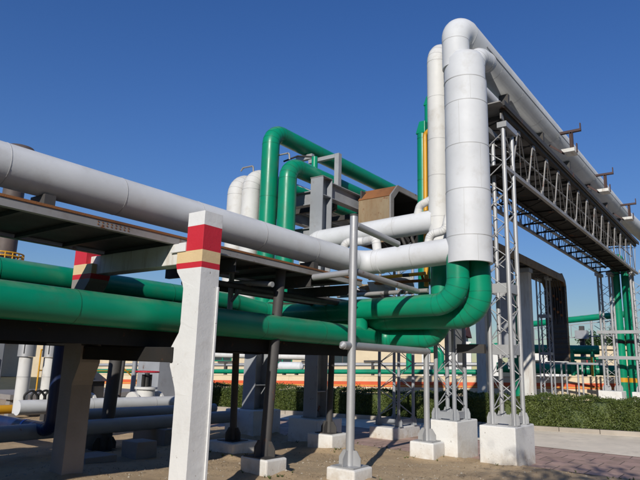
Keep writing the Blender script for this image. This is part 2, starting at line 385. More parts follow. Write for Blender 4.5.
p1 = obj('post', banded_post(5.11, 5.40, 1, 3.335, 1), ['post_white', 'beam_conc', 'post_red', 'post_cream'], fr, .012)
g = MB(); g.prism([(4.725, 0), (4.765, 0), (4.762, 2.45), (4.732, 2.45)], 'y', 5.088, 5.1085); obj('mortar_ridge', g, 'post_white', fr, .006)
p1['label'] = 'near post, sunlit, with fresh red and cream bands'
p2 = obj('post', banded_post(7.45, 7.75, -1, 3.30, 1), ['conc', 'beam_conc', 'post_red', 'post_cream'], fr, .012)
p2['label'] = 'far post in the shade under the deck'
g = MB(); g.box(4.495, 4.70, 5.38, 7.50, 2.72, 2.98); obj('upper_beam', g, 'beam_conc', fr, .01)
g = MB(); g.box(4.45, 4.69, 5.48, 7.42, 1.56, 1.735); obj('lower_beam', g, 'steel_shade', fr, .01)  # concrete beam given a near-black colour to stand in for shade
# stub of the beam that shows beside the painted top
g = MB(); g.prism([(5.402, 2.864), (5.68, 2.864), (5.60, 2.93), (5.52, 2.975), (5.402, 2.975)], 'x', 4.46, 4.4949); obj('beam_end', g, 'post_white', fr, .006)

# ------------------------------------------------------------------ deck trays the pipes lie on
def deck(name, label, x0, x1, y0, y1, zb, h, mats, step=.62, saddle=None):
    t = thing(name, label, 'pipe deck', ((x0+x1)/2, (y0+y1)/2, zb))
    for y, s in ((y0, 1), (y1, -1)):
        g = MB(); w = .012
        ya, yb = sorted((y, y+s*w)); g.box(x0, x1, ya, yb, zb, zb+h)
        ya, yb = sorted((y+s*w, y+s*.07)); g.box(x0, x1, ya, yb, zb, zb+.010); g.box(x0, x1, ya, yb, zb+h-.010, zb+h)
        obj('side_rail', g, mats[0], t)
    g = MB(); g.box(x0, x1, y0+.075, y1-.075, zb+.050, zb+.056); obj('floor_sheet', g, mats[1], t)
    x = x0+.2
    while x < x1: g = MB(); g.box(x, x+.05, y0+.073, y1-.073, zb+.004, zb+.048); obj('cross_bar', g, mats[1], t); x += step
    g = MB(); g.box(x0, x1, y0-.012, y0+.035, zb+h+.001, zb+h+.028); obj('edge_angle', g, mats[2], t)
    return t
up = deck('pipe_deck', 'upper steel deck with a rusty edge strip under the big white pipe', -2.5, 8.75, 5.66, 7.25, 2.985, .085, ('galv_rust', 'steel_dark', 'rust'))
g = MB()
for x in (.6, 2.9, 5.2, 7.5): g = MB(); g.box(x, x+.12, 5.80, 6.1, 3.072, 3.245); obj('pipe_saddle', g, 'steel_dark', up)
for k in range(16): g = MB(); g.cyl((3.45+.055*(k % 8), 5.655, 3.045-.03*(k//8)), (3.45+.055*(k % 8), 5.6599, 3.045-.03*(k//8)), .009, 8); obj('bolt', g, 'rust', up)
lo = deck('pipe_deck', 'lower dark steel tray under the near green pipe', -2.5, 9.0, 6.02, 8.35, 1.738, .205, ('steel_shade', 'steel_shade', 'steel_shade'), 1.2)  # rails and floor coloured near-black in place of deep shade
g = MB()
for x in (.9, 3.4, 5.9, 8.2):
    g = MB(); g.box(x, x+.1, 7.93, 8.17, 1.80, 2.47); obj('pipe_saddle', g, 'steel_dark', lo)

# ------------------------------------------------------------------ the big pipes of the left rack
t = thing('insulated_pipe', 'thick white clad pipe from the left edge bending behind the thin grey pole', 'pipe', (4, 5.95, 3.2))
g = MB(); g.tube([(-2.5, 5.95, 3.47), (9.15, 5.95, 3.47), (9.15, 4.0, 3.56)], .227, .36, 32, 1.35, arcseam=10); obj('pipe_run', g, ['white_clad', 'seam'], t)
g = MB(); g.band((9.15, 5.50, 3.49), (0,1,0), .236, .05, 32, 0); obj('collar', g, 'white_clad', t)
t = thing('insulated_pipe', 'nearest green pipe on the lower tray, passing behind the painted post', 'pipe', (4, 5.92, 1.92))
g = MB(); g.tube([(-2.5, 5.92, 2.145), (9.72, 5.92, 2.10), (9.80, 4.61, 2.12), (9.80, 4.61, 3.55)], .190, .38, 32, 1.5); obj('pipe_run', g, ['green', 'green_seam'], t)
g = MB(); g.tube([(9.12, 5.93, 2.22), (9.10, 5.93, 2.44)], .15, None, 24, None); obj('branch_stub', g, ['green', 'green_seam'], t)
t = thing('insulated_pipe', 'farther green pipe seen below the concrete beam, turning toward the white riser', 'pipe', (4, 8.05, 2.4))
g = MB(); g.tube([(-2.5, 8.05, 2.68), (7.9, 8.05, 2.68), (9.10, 8.05, 2.56), (9.10, 3.97, 2.64), (9.10, 3.97, 3.6)], .190, .42, 32, 1.5); obj('pipe_run', g, ['green', 'green_seam'], t)

# risers and overhead pair
t = thing('insulated_pipe', 'tallest white pipe rising from the sleeve and running off overhead', 'pipe', (9.2, 3.97, 7.2))
g = MB(); g.tube([(9.13, 3.935, 6.9), (9.13, 3.935, 7.71), (24.5, 3.905, 7.66)], .245, .29, 36, 1.5, arcseam=5, r2=.305); g.tube([(24.48, 3.905, 7.66), (33.0, 3.60, 7.66), (33.0, 3.60, -.1)], .304, .45, 36, 1.5); a = math.radians(-14); g.bar((9.9, 3.93-.307*math.cos(a), 7.708+.307*math.sin(a)), (24.5, 3.905-.307*math.cos(a), 7.66+.307*math.sin(a)), .004, .014, (0,0,1), 1); obj('pipe_run', g, ['white_clad', 'seam'], t)
t = thing('insulated_pipe', 'short white elbow leaving the sleeve at lower right and joining the overhead pipe', 'pipe', (9.3, 3.55, 6.5))
g = MB(); g.tube([(9.27, 3.65, 6.7), (9.27, 3.63, 7.14), (9.80, 3.60, 7.22), (10.15, 3.85, 7.50)], .185, .27, 28, None, 4); obj('pipe_run', g, ['white_clad', 'seam'], t)
t = thing('pipe_sleeve', 'wide upright white sleeve wrapping two risers at the corner', 'pipe sleeve', (9.22, 3.79, 3.3))
g = MB(); c = (9.21, 3.80); zs = [3.31, 3.75, 4.55, 5.35, 6.15, 6.60]
for i in range(len(zs)-1):
    r = .383 - .0035*i; g.cyl((*c, zs[i]), (*c, zs[i+1]), r, 48, caps=(i == len(zs)-2)); g.band((*c, zs[i+1]), (0,0,1), r+.003, .012, 48, 1)
    aa = (3.9, 3.35, 4.15, 3.2, 3.75)[i]; u = Vector((math.cos(aa), math.sin(aa), 0))*(r+.001); g.bar(Vector((*c, zs[i]+.01))+u, Vector((*c, zs[i+1]-.01))+u, .003, .004, (-math.sin(aa), math.cos(aa), 0), 1)
    if i == 0:
        n = 48; g.add([(c[0]+q*math.cos(2*PI*k/n), c[1]+q*math.sin(2*PI*k/n), 3.31) for q in (r, r-.05) for k in range(n)], [(k, (k+1) % n, n+(k+1) % n, n+k) for k in range(n)], 0)
        g.cyl((*c, 3.31), (*c, 3.9), r-.05, 48, caps=False)
        g.add([(c[0]+(r-.05)*math.cos(2*PI*k/n), c[1]+(r-.05)*math.sin(2*PI*k/n), 3.40) for k in range(n)], [list(range(n))], 2)
obj('lower_cladding', g, ['white_clad', 'seam', 'steel_dark'], t)
g = MB(); g.lathe([(.362, 6.58), (.356, 7.02), (.31, 7.12), (.2, 7.16)], (9.21, 3.81, 0), 48); g.band((9.21, 3.81, 6.605), (0,0,1), .372, .012, 48, 1); obj('upper_cladding', g, ['white_clad', 'seam'], t)

# third white riser, with the second crossing pipe
t = thing('insulated_pipe', 'narrower white riser standing left of the wide sleeve', 'pipe', (9.8, 4.63, 2.3))
g = MB(); g.tube([(9.8, 4.63, 3.55), (9.8, 4.63, 7.86), (23.6, 4.73, 7.86), (24.6, 3.92, 7.75)], .195, .33, 28, .95); obj('pipe_run', g, ['white_old', 'seam'], t)
t = thing('insulated_pipe', 'shaded green pipe dropping from the right half of the sleeve, behind another bend', 'pipe', (9.5, 3.76, 2.4)); g = MB()
g.tube([(9.46, 3.78, 3.6), (9.52, 3.76, 2.47), (9.55, 8.5, 2.43), (11.5, 8.5, 2.43)], .215, .40, 28, 1.5); obj('pipe_run', g, ['green', 'green_seam'], t)
t = thing('insulated_pipe', 'upper white crossing pipe in front of the rusty hood', 'pipe', (9.8, 6.2, 4.2))
g = MB(); g.tube([(9.8, 7.72, 3.05), (9.8, 7.72, 4.20), (9.8, 4.70, 4.30)], .215, .36, 28, 1.0); obj('pipe_run', g, ['white_clad', 'seam'], t)
def small(name, label, pts, r, R, mats=('white_old', 'seam'), cat='pipe', group=None, arcn=4):
    g = MB(); g.tube(pts, r, R, 14, None, arcn); return tag(obj(name, g, list(mats)), label, cat, group)
small('bypass_pipe', 'small white elbow joining the upper crossing pipe to the narrow riser', [(9.72, 5.05, 4.40), (9.72, 4.99, 4.62), (9.74, 4.74, 4.72), (9.74, 4.70, 4.95)], .075, .12)
small('bypass_pipe', 'small curved white pipe climbing from the lower crossing pipe beside the sleeve', [(9.30, 4.62, 3.72), (9.32, 4.58, 3.93), (9.36, 4.30, 3.98), (9.4, 4.26, 4.25)], .075, .13)
small('vent_loop', 'white vent loop bridging the bend of the thick white pipe and the crossing pipe', [(9.15, 6.34, 3.55), (9.15, 6.34, 3.93), (9.30, 5.95, 3.94), (9.15, 5.62, 3.93), (9.15, 5.58, 3.66)], .085, .12)

# green duct, its twin and the yellow line between tower and riser
def duct(loc, r, z0, z1, cap, label):
    t = thing('riser_duct', label, 'duct', (*loc, z0)); g = MB()
    g.cyl((*loc, z0), (*loc, z1), r, 8); 
    z = z0+.55
    while z < z1: g.band((*loc, z), (0,0,1), r+.003, .01, 8, 1); z += .9
    obj('duct', g, ['green', 'green_seam'], t)
    g = MB(); g.prism([(loc[1]-r*.95, z1+.001), (loc[1]+r*.95, z1+.001), (loc[1]+r*.2, z1+cap), (loc[1]-r*.95, z1+cap)], 'x', loc[0]-r*.9, loc[0]+r*.9); obj('cap', g, 'green', t, .01)
    return t
duct((10.25, 5.19), .112, 2.95, 6.30, .26, 'green riser duct with a sloping cap, nearer the hood')
duct((10.55, 5.18), .10, 3.2, 7.05, .2, 'green riser duct half hidden behind the yellow line, taller of two')
small('gas_line', 'thin yellow vertical line between the green duct and the narrow white riser', [(10.05, 5.03, 3.1), (10.05, 5.03, 6.2), (10.3, 4.98, 6.45)], .045, .1, ('yellow', 'yellow'))

# ------------------------------------------------------------------ lattice towers on white plinths
def lattice_tower(label, x0, x1, y0, y1, z0, z1, r, mat='galv', battens=(), pitch=.42, lace=.011, group=None, cap=True, gus=True):
    t = thing('lattice_tower', label, 'lattice tower', ((x0+x1)/2, (y0+y1)/2, z0), group)
    cs = [(x0,y0),(x1,y0),(x1,y1),(x0,y1)]
    for x, y in cs:
        l = MB(); l.cyl((x,y,z0+.012), (x,y,z1), r, 12)
        lo_ = obj('leg', l, mat, t)
        if gus:
            b = MB(); b.box(x-.085, x+.085, y-.085, y+.085, z0+.001, z0+.012); h = .20
            for dx, dy in ((1,0),(-1,0),(0,1),(0,-1)):
                if dx: b.prism([(x+dx*r*.9, z0+.013), (x+dx*(r+.055), z0+.013), (x+dx*(r+.055), z0+h*.55), (x+dx*(r+.02), z0+h), (x+dx*r*.9, z0+h)], 'y', y-.005, y+.005)
                else: b.prism([(y+dy*r*.9, z0+.013), (y+dy*(r+.055), z0+.013), (y+dy*(r+.055), z0+h*.55), (y+dy*(r+.02), z0+h), (y+dy*r*.9, z0+h)], 'x', x-.005, x+.005)
            obj('base_plate', b, mat, lo_)
    for i in range(4):
        a, b = cs[i], cs[(i+1) % 4]; l = MB(); z = z0+.22; k = i % 2
        while z+pitch < z1-.05:
            p, q = ((*a, z), (*b, z+pitch)) if k else ((*b, z), (*a, z+pitch)); l.cyl(p, q, lace, 6); z += pitch; k ^= 1
        obj('lacing', l, mat, t)
    for z, h in battens:
        b = MB()
        for i in range(4):
            a, c = Vector((*cs[i], z)), Vector((*cs[(i+1) % 4], z)); d = (c-a).normalized()*r*1.05; b.bar(a+d, c-d, .012, h)
        obj('batten', b, mat, t)
    if cap:
        b = MB(); b.box(x0-r*1.6, x1+r*1.6, y0-r*2.2, y0+r*2.2, z1+.001, z1+.11); b.box(x0-r*1.6, x1+r*1.6, y1-r*2.2, y1+r*2.2, z1+.001, z1+.11); obj('head_beam', b, mat, t)
    return t
def plinth(label, x0, x1, y0, y1, h, mat='block_white', bev=.02, group=None, z0=-.15):
    g = MB(); j = lambda: random.uniform(-.012, .012)
    vs = [(x0+j(),y0+j(),z0),(x1+j(),y0+j(),z0),(x1+j(),y1+j(),z0),(x0+j(),y1+j(),z0),(x0+j(),y0+j(),h+j()*.5),(x1+j(),y0+j(),h+j()*.5),(x1+j(),y1+j(),h+j()*.5),(x0+j(),y1+j(),h+j()*.5)]
    g.add(vs, [(0,3,2,1),(4,5,6,7),(0,1,5,4),(1,2,6,5),(2,3,7,6),(3,0,4,7)], 0)
    o = obj('plinth', g, mat, None, bev); return tag(o, label, 'plinth', group)
GT = 'lattice towers carrying the pipe bridge'
plinth('white concrete plinth at the right, standing where paving meets dirt, in tree shade', 9.97, 10.98, 3.40, 4.03, .655)
lattice_tower('galvanised lattice tower nearest on the right plinth, just right of the white sleeve', 10.23, 10.71, 3.50, 3.88, .655, 6.05, .041, 'galv', ((1.0-.26, .12), (1.93, .17), (3.02, .17)), .30, .010, GT)
plinth('white concrete plinth between the short grey pole and the right-hand plinth', 10.08, 11.02, 4.47, 5.06, .655)
lattice_tower('lattice tower half shaded behind the green elbows, left of the nearest tower', 10.23, 10.72, 4.58, 4.94, .655, 6.05, .039, 'steel_grey', ((.74, .12),), .30, .010, GT)
g = MB(); g.box(10.20, 10.29, 3.98, 4.50, 1.86, 2.02); tag(obj('tie_beam', g, 'steel_dark'), 'dark tie beam joining the two near lattice towers', 'beam')
FT = 'lattice towers at the far end of the bridge'
for y, lab in ((4.40, 'far lattice tower at the right edge, left of the green down pipes'), (3.28, 'far lattice tower at the right edge, right of the green down pipes')):
    plinth('low white plinth under the far tower ' + ('left' if y > 4 else 'right') + ' of the green down pipes', 23.85, 24.95, y-.18, y+.60, .92, group=None)
    lattice_tower(lab, 24.1, 24.65, y, y+.40, .92, 5.22, .042, 'galv', (), .32, .010, FT, gus=True)
g = MB()
for z in (2.12, 3.06): g.box(24.02, 24.09, 3.2, 4.95, z-.06, z+.06)
tag(obj('cross_rail', g, 'galv'), 'pair of light rails tying the two far towers together', 'rail')
for y, lab in ((4.30, 'left one of two green pipes coming down between the far towers'), (3.95, 'right one of two green pipes coming down between the far towers')):
    t = thing('down_pipe', lab, 'pipe', (24.8, y, .3)); g = MB()
    g.tube([(24.8, y, .2), (24.8, y, 5.60), (22.9, y-.1, 5.62)], .155, .3, 20, 1.5); obj('pipe_run', g, ['green', 'green_seam'], t)
    g = MB(); g.band((24.8, y, 2.72), (0,0,1), .159, .10, 20, 0); obj('dark_band', g, 'rust_brown', t)
    g = MB(); g.band((24.8, y, 1.32), (0,0,1), .159, .16, 20, 0); obj('yellow_band', g, 'yellow', t)

# ------------------------------------------------------------------ the truss bridge under the overhead pipes
br = thing('truss_bridge', 'long steel truss bridge carrying white pipes overhead to the right', 'pipe bridge', (17, 4.1, 5.2))
def truss(y, zt, zb, x0, x1, n, k0):
    g = MB(); g.box(x0, x1, y-.035, y+.035, zb-.035, zb+.035); obj('bottom_chord', g, 'galv_rust', br)
    g = MB(); g.box(x0, x1, y-.045, y+.045, zt-.06, zt+.05); obj('top_chord', g, 'steel_dark', br)
    g = MB(); dx = (x1-x0)/n
    for k in range(n):
        a = x0+k*dx; m = a+dx/2
        g.bar((a+.05, y, zt-.05), (m, y, zb+.03), .018, .018, (0,0,1), 1); g.bar((m, y, zb+.03), (a+dx-.05, y, zt-.05), .024, .024)
        g.bar((a+dx*.02, y, zt-.05), (a+dx*.02, y, zb+.03), .014, .014, (0,0,1), 1)
        g.box(m-.07, m+.07, y-.012, y+.012, zb+.036, zb+.14)
        g.box(a-.07, a+.07, y-.012, y+.012, zt-.17, zt-.061)
    obj('web_bars', g, ['galv_rust', 'steel_dark'], br)
truss(3.50, 6.38, 5.28, 10.2, 24.6, 15, 0)
truss(4.72, 6.20, 5.28, 10.2, 24.6, 20, 1)
for k in range(12): g = MB(); g.box(10.4+k*1.2, 10.46+k*1.2, 3.56, 4.66, 6.33, 6.40); obj('cross_bar', g, 'steel_dark', br)
g = MB(); g.box(9.9, 24.7, 3.42, 4.85, 6.44, 6.46); obj('deck_sheet', g, 'galv_rust', br)
g = MB(); g.box(10.0, 24.7, 3.37, 3.405, 6.40, 6.50); obj('edge_angle', g, 'steel_dark', br)
g = MB(); g.box(10.2, 24.6, 4.05, 4.09, 5.30, 5.34)
for k in range(13):
    g.bar((10.6+k*1.1, 3.60, 5.31), (10.6+k*1.1, 4.68, 5.31), .03, .04); g.bar((10.6+k*1.1, 3.54, 5.27), (11.7+k*1.1, 4.68, 5.27), .02, .02)
obj('bottom_bracing', g, 'steel_shade', br)  # braces coloured near-black so they read as shaded from below
g = MB(); g.box(10.3, 24.4, 3.62, 4.20, 5.355, 5.375); g.box(10.3, 24.4, 3.60, 3.62, 5.355, 5.42); g.box(10.3, 24.4, 4.20, 4.22, 5.355, 5.44); obj('shade_sheet', g, 'steel_shade', br)  # dark sheet added so the bridge underside looks shaded
g = MB(); g.cyl((10.3, 4.62, 5.62), (24.4, 4.62, 5.62), .035, 10); g.cyl((10.3, 3.62, 5.92), (24.4, 3.62, 5.92), .018, 8); g.cyl((10.3, 4.56, 5.55), (24.4, 4.56, 5.55), .04, 8); obj('service_lines', g, 'galv_rust', br)
g = MB()
for k in range(26):
    x = 10.4+k*.545; g.bar((x, 3.55, 6.30), (x+.545, 4.67, 6.30), .022, .022); g.bar((x, 4.67, 6.28), (x+.545, 3.55, 6.28), .022, .022)
obj('top_bracing', g, 'steel_dark', br)
for x in (11.5, 14.0, 16.5, 19.0, 21.5, 24.0):
    for a, b, zz in ((3.80, 4.00, 7.36),): g = MB(); g.box(x, x+.1, a, b, 6.462, zz); obj('pipe_stool', g, 'steel_dark', br)
for j, x in enumerate((14.85, 18.85, 22.85)):
    t = thing('pipe_bracket', ('nearest', 'middle', 'farthest')[j] + ' I-shaped brown bracket standing on the overhead pipe side', 'bracket', (x, 3.4, 6.9), 'brackets along the overhead pipes')
    g = MB(); g.prism([(3.24, 6.97), (3.50, 6.97), (3.56, 7.06), (3.24, 7.06)], 'x', x-.20, x+.20); obj('saddle_plate', g, 'beam_conc', t)
    g = MB(); g.bar((x, 3.53, 7.0), (x, 3.88, 7.30), .05, .05); obj('arm', g, 'rust_brown', t)
    g = MB(); g.box(x-.045, x+.045, 3.30, 3.315, 7.061, 7.53); g.box(x-.008, x+.008, 3.315, 3.365, 7.061, 7.53); g.box(x-.045, x+.045, 3.365, 3.38, 7.061, 7.53); obj('web', g, 'rust_brown', t)
    g = MB(); g.box(x-.045, x+.045, 3.10, 3.60, 7.531, 7.59); g.box(x-.03, x+.03, 3.10, 3.125, 7.59, 7.74); obj('top_flange', g, 'rust_brown', t)
    g = MB(); g.box(x-.03, x+.03, 3.21, 3.235, 6.99, 7.22); obj('end_lug', g, 'rust_brown', t)

# ------------------------------------------------------------------ poles, braces and their footings
def foot(label, x, y, w, h, l=None, mat='block_white', rot=0):
    l = l or w; return plinth(label, x-w/2, x+w/2, y-l/2, y+l/2, h, mat, .025)
def fins(g, x, y, z, r, h=.2, w=.12, c=.05):
    for dx, dy in ((1,0),(-1,0),(0,1),(0,-1)):
        pr = lambda q: [(q*1 + s_, z_) for s_, z_ in ()]
        a, b = (x, dx) if dx else (y, dy)
        poly = [(a+b*r*.9, z), (a+b*(r+w), z), (a+b*(r+w), z+h*.5), (a+b*(r+c), z+h), (a+b*r*.9, z+h)]
        if dx: g.prism(poly, 'y', y-.006, y+.006)
        else: g.prism(poly, 'x', x-.006, x+.006)
def pole(label, base, top, r, mat, foot_top):
    t = thing('steel_pole', label, 'pole', base); g = MB(); g.cyl(base, top, r, 20); obj('shaft', g, mat, t)
    g = MB(); x, y, z = base; g.box(x-r-.13, x+r+.13, y-r-.13, y+r+.13, z+.001, z+.013); fins(g, x, y, z+.014, r); obj('base_fins', g, mat, t)
    return t
foot('white footing in the foreground under the tall thin pole', 7.07, 4.73, .47, .22)
p = pole('tall thin grey pole standing free in the centre foreground', (7.07, 4.73, .22), (7.07, 4.73, 3.80), .060, 'galv', .22)
g = MB(); g.band((7.07, 4.73, 3.80), (0,0,1), .064, .03, 20, 0); obj('pole_cap', g, 'steel_dark', p)
foot('white footing of the short grey pole, beside the taller lattice plinth', 9.80, 4.92, .46, .31)
pole('short grey pole on a footing left of the lattice towers', (9.80, 4.92, .31), (9.80, 4.92, 1.93), .052, 'galv', .31)
g = MB(); g.cyl((6.86, 4.74, 1.86), (9.86, 4.92, 1.87), .058, 18); g.cyl((6.80, 4.74, 1.83), (6.86, 4.74, 1.86), .02, 12, r2=.058)
tag(obj('brace_tube', g, 'galv'), 'grey tube running from the tall thin pole to the short grey pole', 'tube')
g = MB(); g.cyl((7.13, 4.73, 3.66), (8.40, 4.73, 3.60), .055, 16); tag(obj('brace_tube', g, 'galv'), 'grey tube slanting from the top of the tall thin pole to the white crossing pipe', 'tube')
g = MB(); g.cyl((7.13, 4.76, 2.96), (9.1, 4.73, 2.88), .050, 16); tag(obj('brace_tube', g, 'galv_rust'), 'grey tube going right from the middle of the tall thin pole under the white pipe', 'tube')
g = MB(); g.cyl((7.07, 4.79, 2.93), (7.05, 5.45, 2.90), .050, 16); tag(obj('brace_tube', g, 'galv'), 'short grey tube going left from the tall thin pole toward the deck', 'tube')
g = MB(); g.cyl((9.55, 6.75, 2.94), (9.55, 4.75, 2.95), .042, 14); g.band((9.55, 5.6, 2.945), (0,1,0), .048, .10, 14, 1); g.band((9.55, 5.1, 2.945), (0,1,0), .048, .08, 14, 1)
tag(obj('clamped_tube', g, ['galv_rust', 'black']), 'grey brown tube with dark clamps just above the green crossing pipe', 'tube')
g = MB(); g.tube([(9.85, 6.2, 3.30), (9.85, 4.95, 3.32)], .035, None, 12, None, 4); g.band((9.85, 5.35, 3.313), (0,1,0), .038, .14, 12, 1)
tag(obj('rusty_tube', g, ['yellow', 'steel_dark']), 'short yellow tube with a dark sleeve in the gap under the white pipe', 'tube')
g = MB(); g.tube([(9.95, 6.2, 3.21), (9.95, 4.80, 3.20)], .03, None, 12, None, 4); g.cyl((9.95, 5.05, 3.22), (9.9, 5.05, 3.31), .025, 10)
tag(obj('rusty_tube', g, ['rust', 'rust']), 'thin rust red tube below the short yellow tube', 'tube')

foot('chipped footing under the leaning dark column in the centre foreground', 6.58, 5.88, .44, .27, .52, 'block_white')
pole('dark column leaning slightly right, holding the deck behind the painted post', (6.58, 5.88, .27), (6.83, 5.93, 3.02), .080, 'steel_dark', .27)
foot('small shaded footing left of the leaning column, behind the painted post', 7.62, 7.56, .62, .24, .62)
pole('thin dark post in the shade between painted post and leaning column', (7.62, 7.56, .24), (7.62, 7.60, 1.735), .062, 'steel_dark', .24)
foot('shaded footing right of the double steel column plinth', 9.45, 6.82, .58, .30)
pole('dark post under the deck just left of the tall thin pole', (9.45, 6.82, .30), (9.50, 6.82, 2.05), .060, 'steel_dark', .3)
plinth('wide shaded plinth under the near H column', 9.55, 10.42, 7.18, 7.92, .50)
plinth('wide shaded plinth under the far H column', 9.45, 10.35, 8.80, 9.65, .56)
plinth('low shaded plinth under the lattice tower behind the deck', 11.75, 13.05, 6.72, 7.36, .24, 'block_white')
lattice_tower('dark lattice tower in the shade behind the thin poles, under the cable tray', 12.1, 12.8, 6.78, 7.30, .24, 4.95, .036, 'steel_grey', ((.34, .12),), .30, .009)
def hcol(label, x, y, z0, z1, w=.36, d=.34, mat='steel_grey', tf=.022):
    t = thing('steel_column', label, 'column', (x, y, z0)); g = MB()
    g.box(x-d/2, x-d/2+tf, y-w/2, y+w/2, z0, z1); g.box(x+d/2-tf, x+d/2, y-w/2, y+w/2, z0, z1); obj('flange', g, mat, t)
    g = MB(); g.box(x-d/2+tf+.001, x+d/2-tf-.001, y-.010, y+.010, z0, z1)
    for zz in (z1-.42, (z0+z1)/2, z0+.5): g.box(x-d/2+tf+.001, x+d/2-tf-.001, y-w/2+.01, y+w/2-.01, zz, zz+.02)
    obj('web', g, mat, t)
    g = MB(); g.box(x-d/2-.03, x+d/2+.03, y-w/2-.03, y+w/2+.03, z0-.018, z0-.001); g.box(x-d/2-.01, x+d/2+.01, y-w/2-.01, y+w/2+.01, z1+.001, z1+.016); obj('end_plate', g, 'galv_rust', t)
    return t
c1 = hcol('grey H column rising past the white pipe to the left of the rusty hood', 9.97, 7.56, .52, 5.66, .34, .36)
c2 = hcol('grey H column in the shade with the upper green pipes in front of its top', 9.90, 9.22, .58, 5.50, .36, .40)
g = MB(); g.bar((9.97, 7.75, 5.25), (9.92, 9.02, 5.25), .02, .30); g.bar((9.97, 7.75, 5.40), (9.92, 9.02, 5.40), .16, .018); g.bar((9.97, 7.75, 5.10), (9.92, 9.02, 5.10), .16, .018)
g.bar((9.97, 7.75, 4.42), (9.92, 9.02, 4.42), .02, .26); g.bar((9.97, 7.75, 4.55), (9.92, 9.02, 4.55), .14, .016)
tag(obj('cross_girder', g, 'steel_grey'), 'grey girders spanning between the two H columns', 'beam')
def ibeam(label, p, q, h, w, mat='steel_grey'):
    g = MB(); p, q = Vector(p), Vector(q); u = Vector((0,0,1)); g.bar(p, q, .014, h-.03); g.bar(p+u*h/2, q+u*h/2, w, .016); g.bar(p-u*h/2, q-u*h/2, w, .016); return tag(obj('steel_beam', g, mat), label, 'beam')
ibeam('grey I beam running right from the H column to the rusty hood', (10.16, 7.5, 5.42), (16.5, 7.5, 5.42), .36, .20)
ibeam('shaded I beam behind the grey one, below the upper green pipes', (10.12, 9.2, 5.22), (16.5, 9.2, 5.22), .30, .18)
g = MB()
for k in range(6): g.bar((10.6+k*1.05, 7.6, 5.2), (10.6+k*1.05, 9.1, 5.2), .10, .12); g.bar((10.6+k*1.05, 7.6, 5.12), (11.6+k*1.05, 9.1, 5.12), .05, .05)
tag(obj('floor_bracing', g, 'steel_dark'), 'dark cross bracing between the two I beams behind the H column', 'bracing')
for (y, z, lab) in ((7.95, 5.865, 'lower green pipe arching over beside the grey H column'), (8.50, 6.78, 'highest green pipe arching over above the grey steel frame')):
    t = thing('insulated_pipe', lab, 'pipe', (9.25, y, 2.8)); g = MB()
    g.tube([(9.25, y, 2.82), (9.25, y, z), (15.5, y, z), (15.5, y, 4.5)], .200, .34, 28, 1.4); obj('pipe_run', g, ['green', 'green_seam'], t)
    if y < 8:
        g = MB(); g.lathe([(.33, 2.80), (.24, 2.92), (.205, 3.02)], (9.25, y, 0), 24); obj('flared_joint', g, 'green', t)
t = thing('insulated_pipe', 'narrow green riser squeezed behind the highest green pipe', 'pipe', (9.6, 8.86, 2.8)); g = MB()
g.tube([(9.75, 8.88, 2.8), (9.75, 8.88, 5.75), (15, 8.88, 5.75)], .16, .3, 20, 1.5); obj('pipe_run', g, ['green', 'green_seam'], t)
for (y, z, lab) in ((9.04, 5.80, 'white riser beside the green risers, right one of two'), (9.51, 5.75, 'white riser farthest left of the vertical pipes')):
    t = thing('insulated_pipe', lab, 'pipe', (9.25, y, 2.8)); g = MB()
    g.tube([(9.25, y, 2.0), (9.25, y, z), (15, y, z)], .215, .36, 28, 1.0); obj('pipe_run', g, ['white_old', 'seam'], t)
g = MB(); g.box(10.44, 10.56, 7.44, 7.56, 5.62, 6.42); g.box(10.45, 10.55, 7.57, 8.35, 6.33, 6.42); g.box(10.45, 10.55, 8.25, 8.75, 6.45, 6.57)
tag(obj('pipe_bracket', g, 'galv'), 'light grey bent bracket holding the highest green pipe', 'bracket')
t = thing('vent_valve', 'small green vent stub with a dark handle between the green pipes', 'valve', (10.25, 8.0, 6.0))
g = MB(); g.cyl((10.25, 8.0, 6.06), (10.25, 8.0, 6.36), .075, 14); obj('stub', g, 'green', t)
g = MB(); g.tube([(10.22, 8.02, 6.36), (10.1, 8.4, 6.42), (10.0, 8.75, 6.32)], .022, .1, 8, None); obj('handle', g, 'black', t)
for (x, y, z, lab) in ((9.4, 8.05, 6.15, 'small curved vent hook above the lower green bend'), (9.4, 9.15, 6.05, 'small curved vent hook above the white bends')):
    g = MB(); g.tube([(x, y, z-.1), (x, y+.02, z+.06), (x, y+.35, z+.07), (x, y+.42, z)], .02, .06, 8, None); tag(obj('vent_hook', g, 'galv_rust'), lab, 'vent')

# ------------------------------------------------------------------ rusty hood and the covered cable tray
t = thing('cable_hood', 'rust stained sheet metal hood with an open dark end, above the white pipe', 'hood', (11.9, 6.9, 4.4))
outl = [(11.19, 4.35), (11.19, 5.42), (11.50, 5.72), (12.62, 5.72), (12.95, 5.42), (12.95, 4.35)]
ins = [(12.92, 4.35), (12.92, 5.41), (12.61, 5.69), (11.51, 5.69), (11.22, 5.41), (11.22, 4.35)]
g = MB(); g.prism(outl+ins, 'y', 6.50, 7.36); g.box(11.184, 11.1895, 6.50, 7.36, 4.83, 4.85); obj('shell', g, 'rust_sheet', t)
g = MB(); g.prism([(11.183, 5.424), (11.497, 5.728), (12.623, 5.728), (12.957, 5.424), (12.963, 5.432), (12.63, 5.738), (11.49, 5.738), (11.176, 5.434)], 'y', 6.49, 7.37); obj('roof_sheet', g, 'rust', t)
fr1 = [(11.16, 4.35), (11.16, 5.43), (11.485, 5.75), (12.635, 5.75), (12.98, 5.43), (12.98, 4.35)]; fr2 = [(12.86, 4.35), (12.86, 5.38), (12.58, 5.62), (11.54, 5.62), (11.30, 5.37), (11.30, 4.35)]
g = MB(); g.prism(fr1+fr2, 'y', 6.46, 6.499); obj('end_frame', g, 'galv_rust', t)
g = MB(); g.box(11.223, 12.92, 7.30, 7.34, 4.35, 5.68)
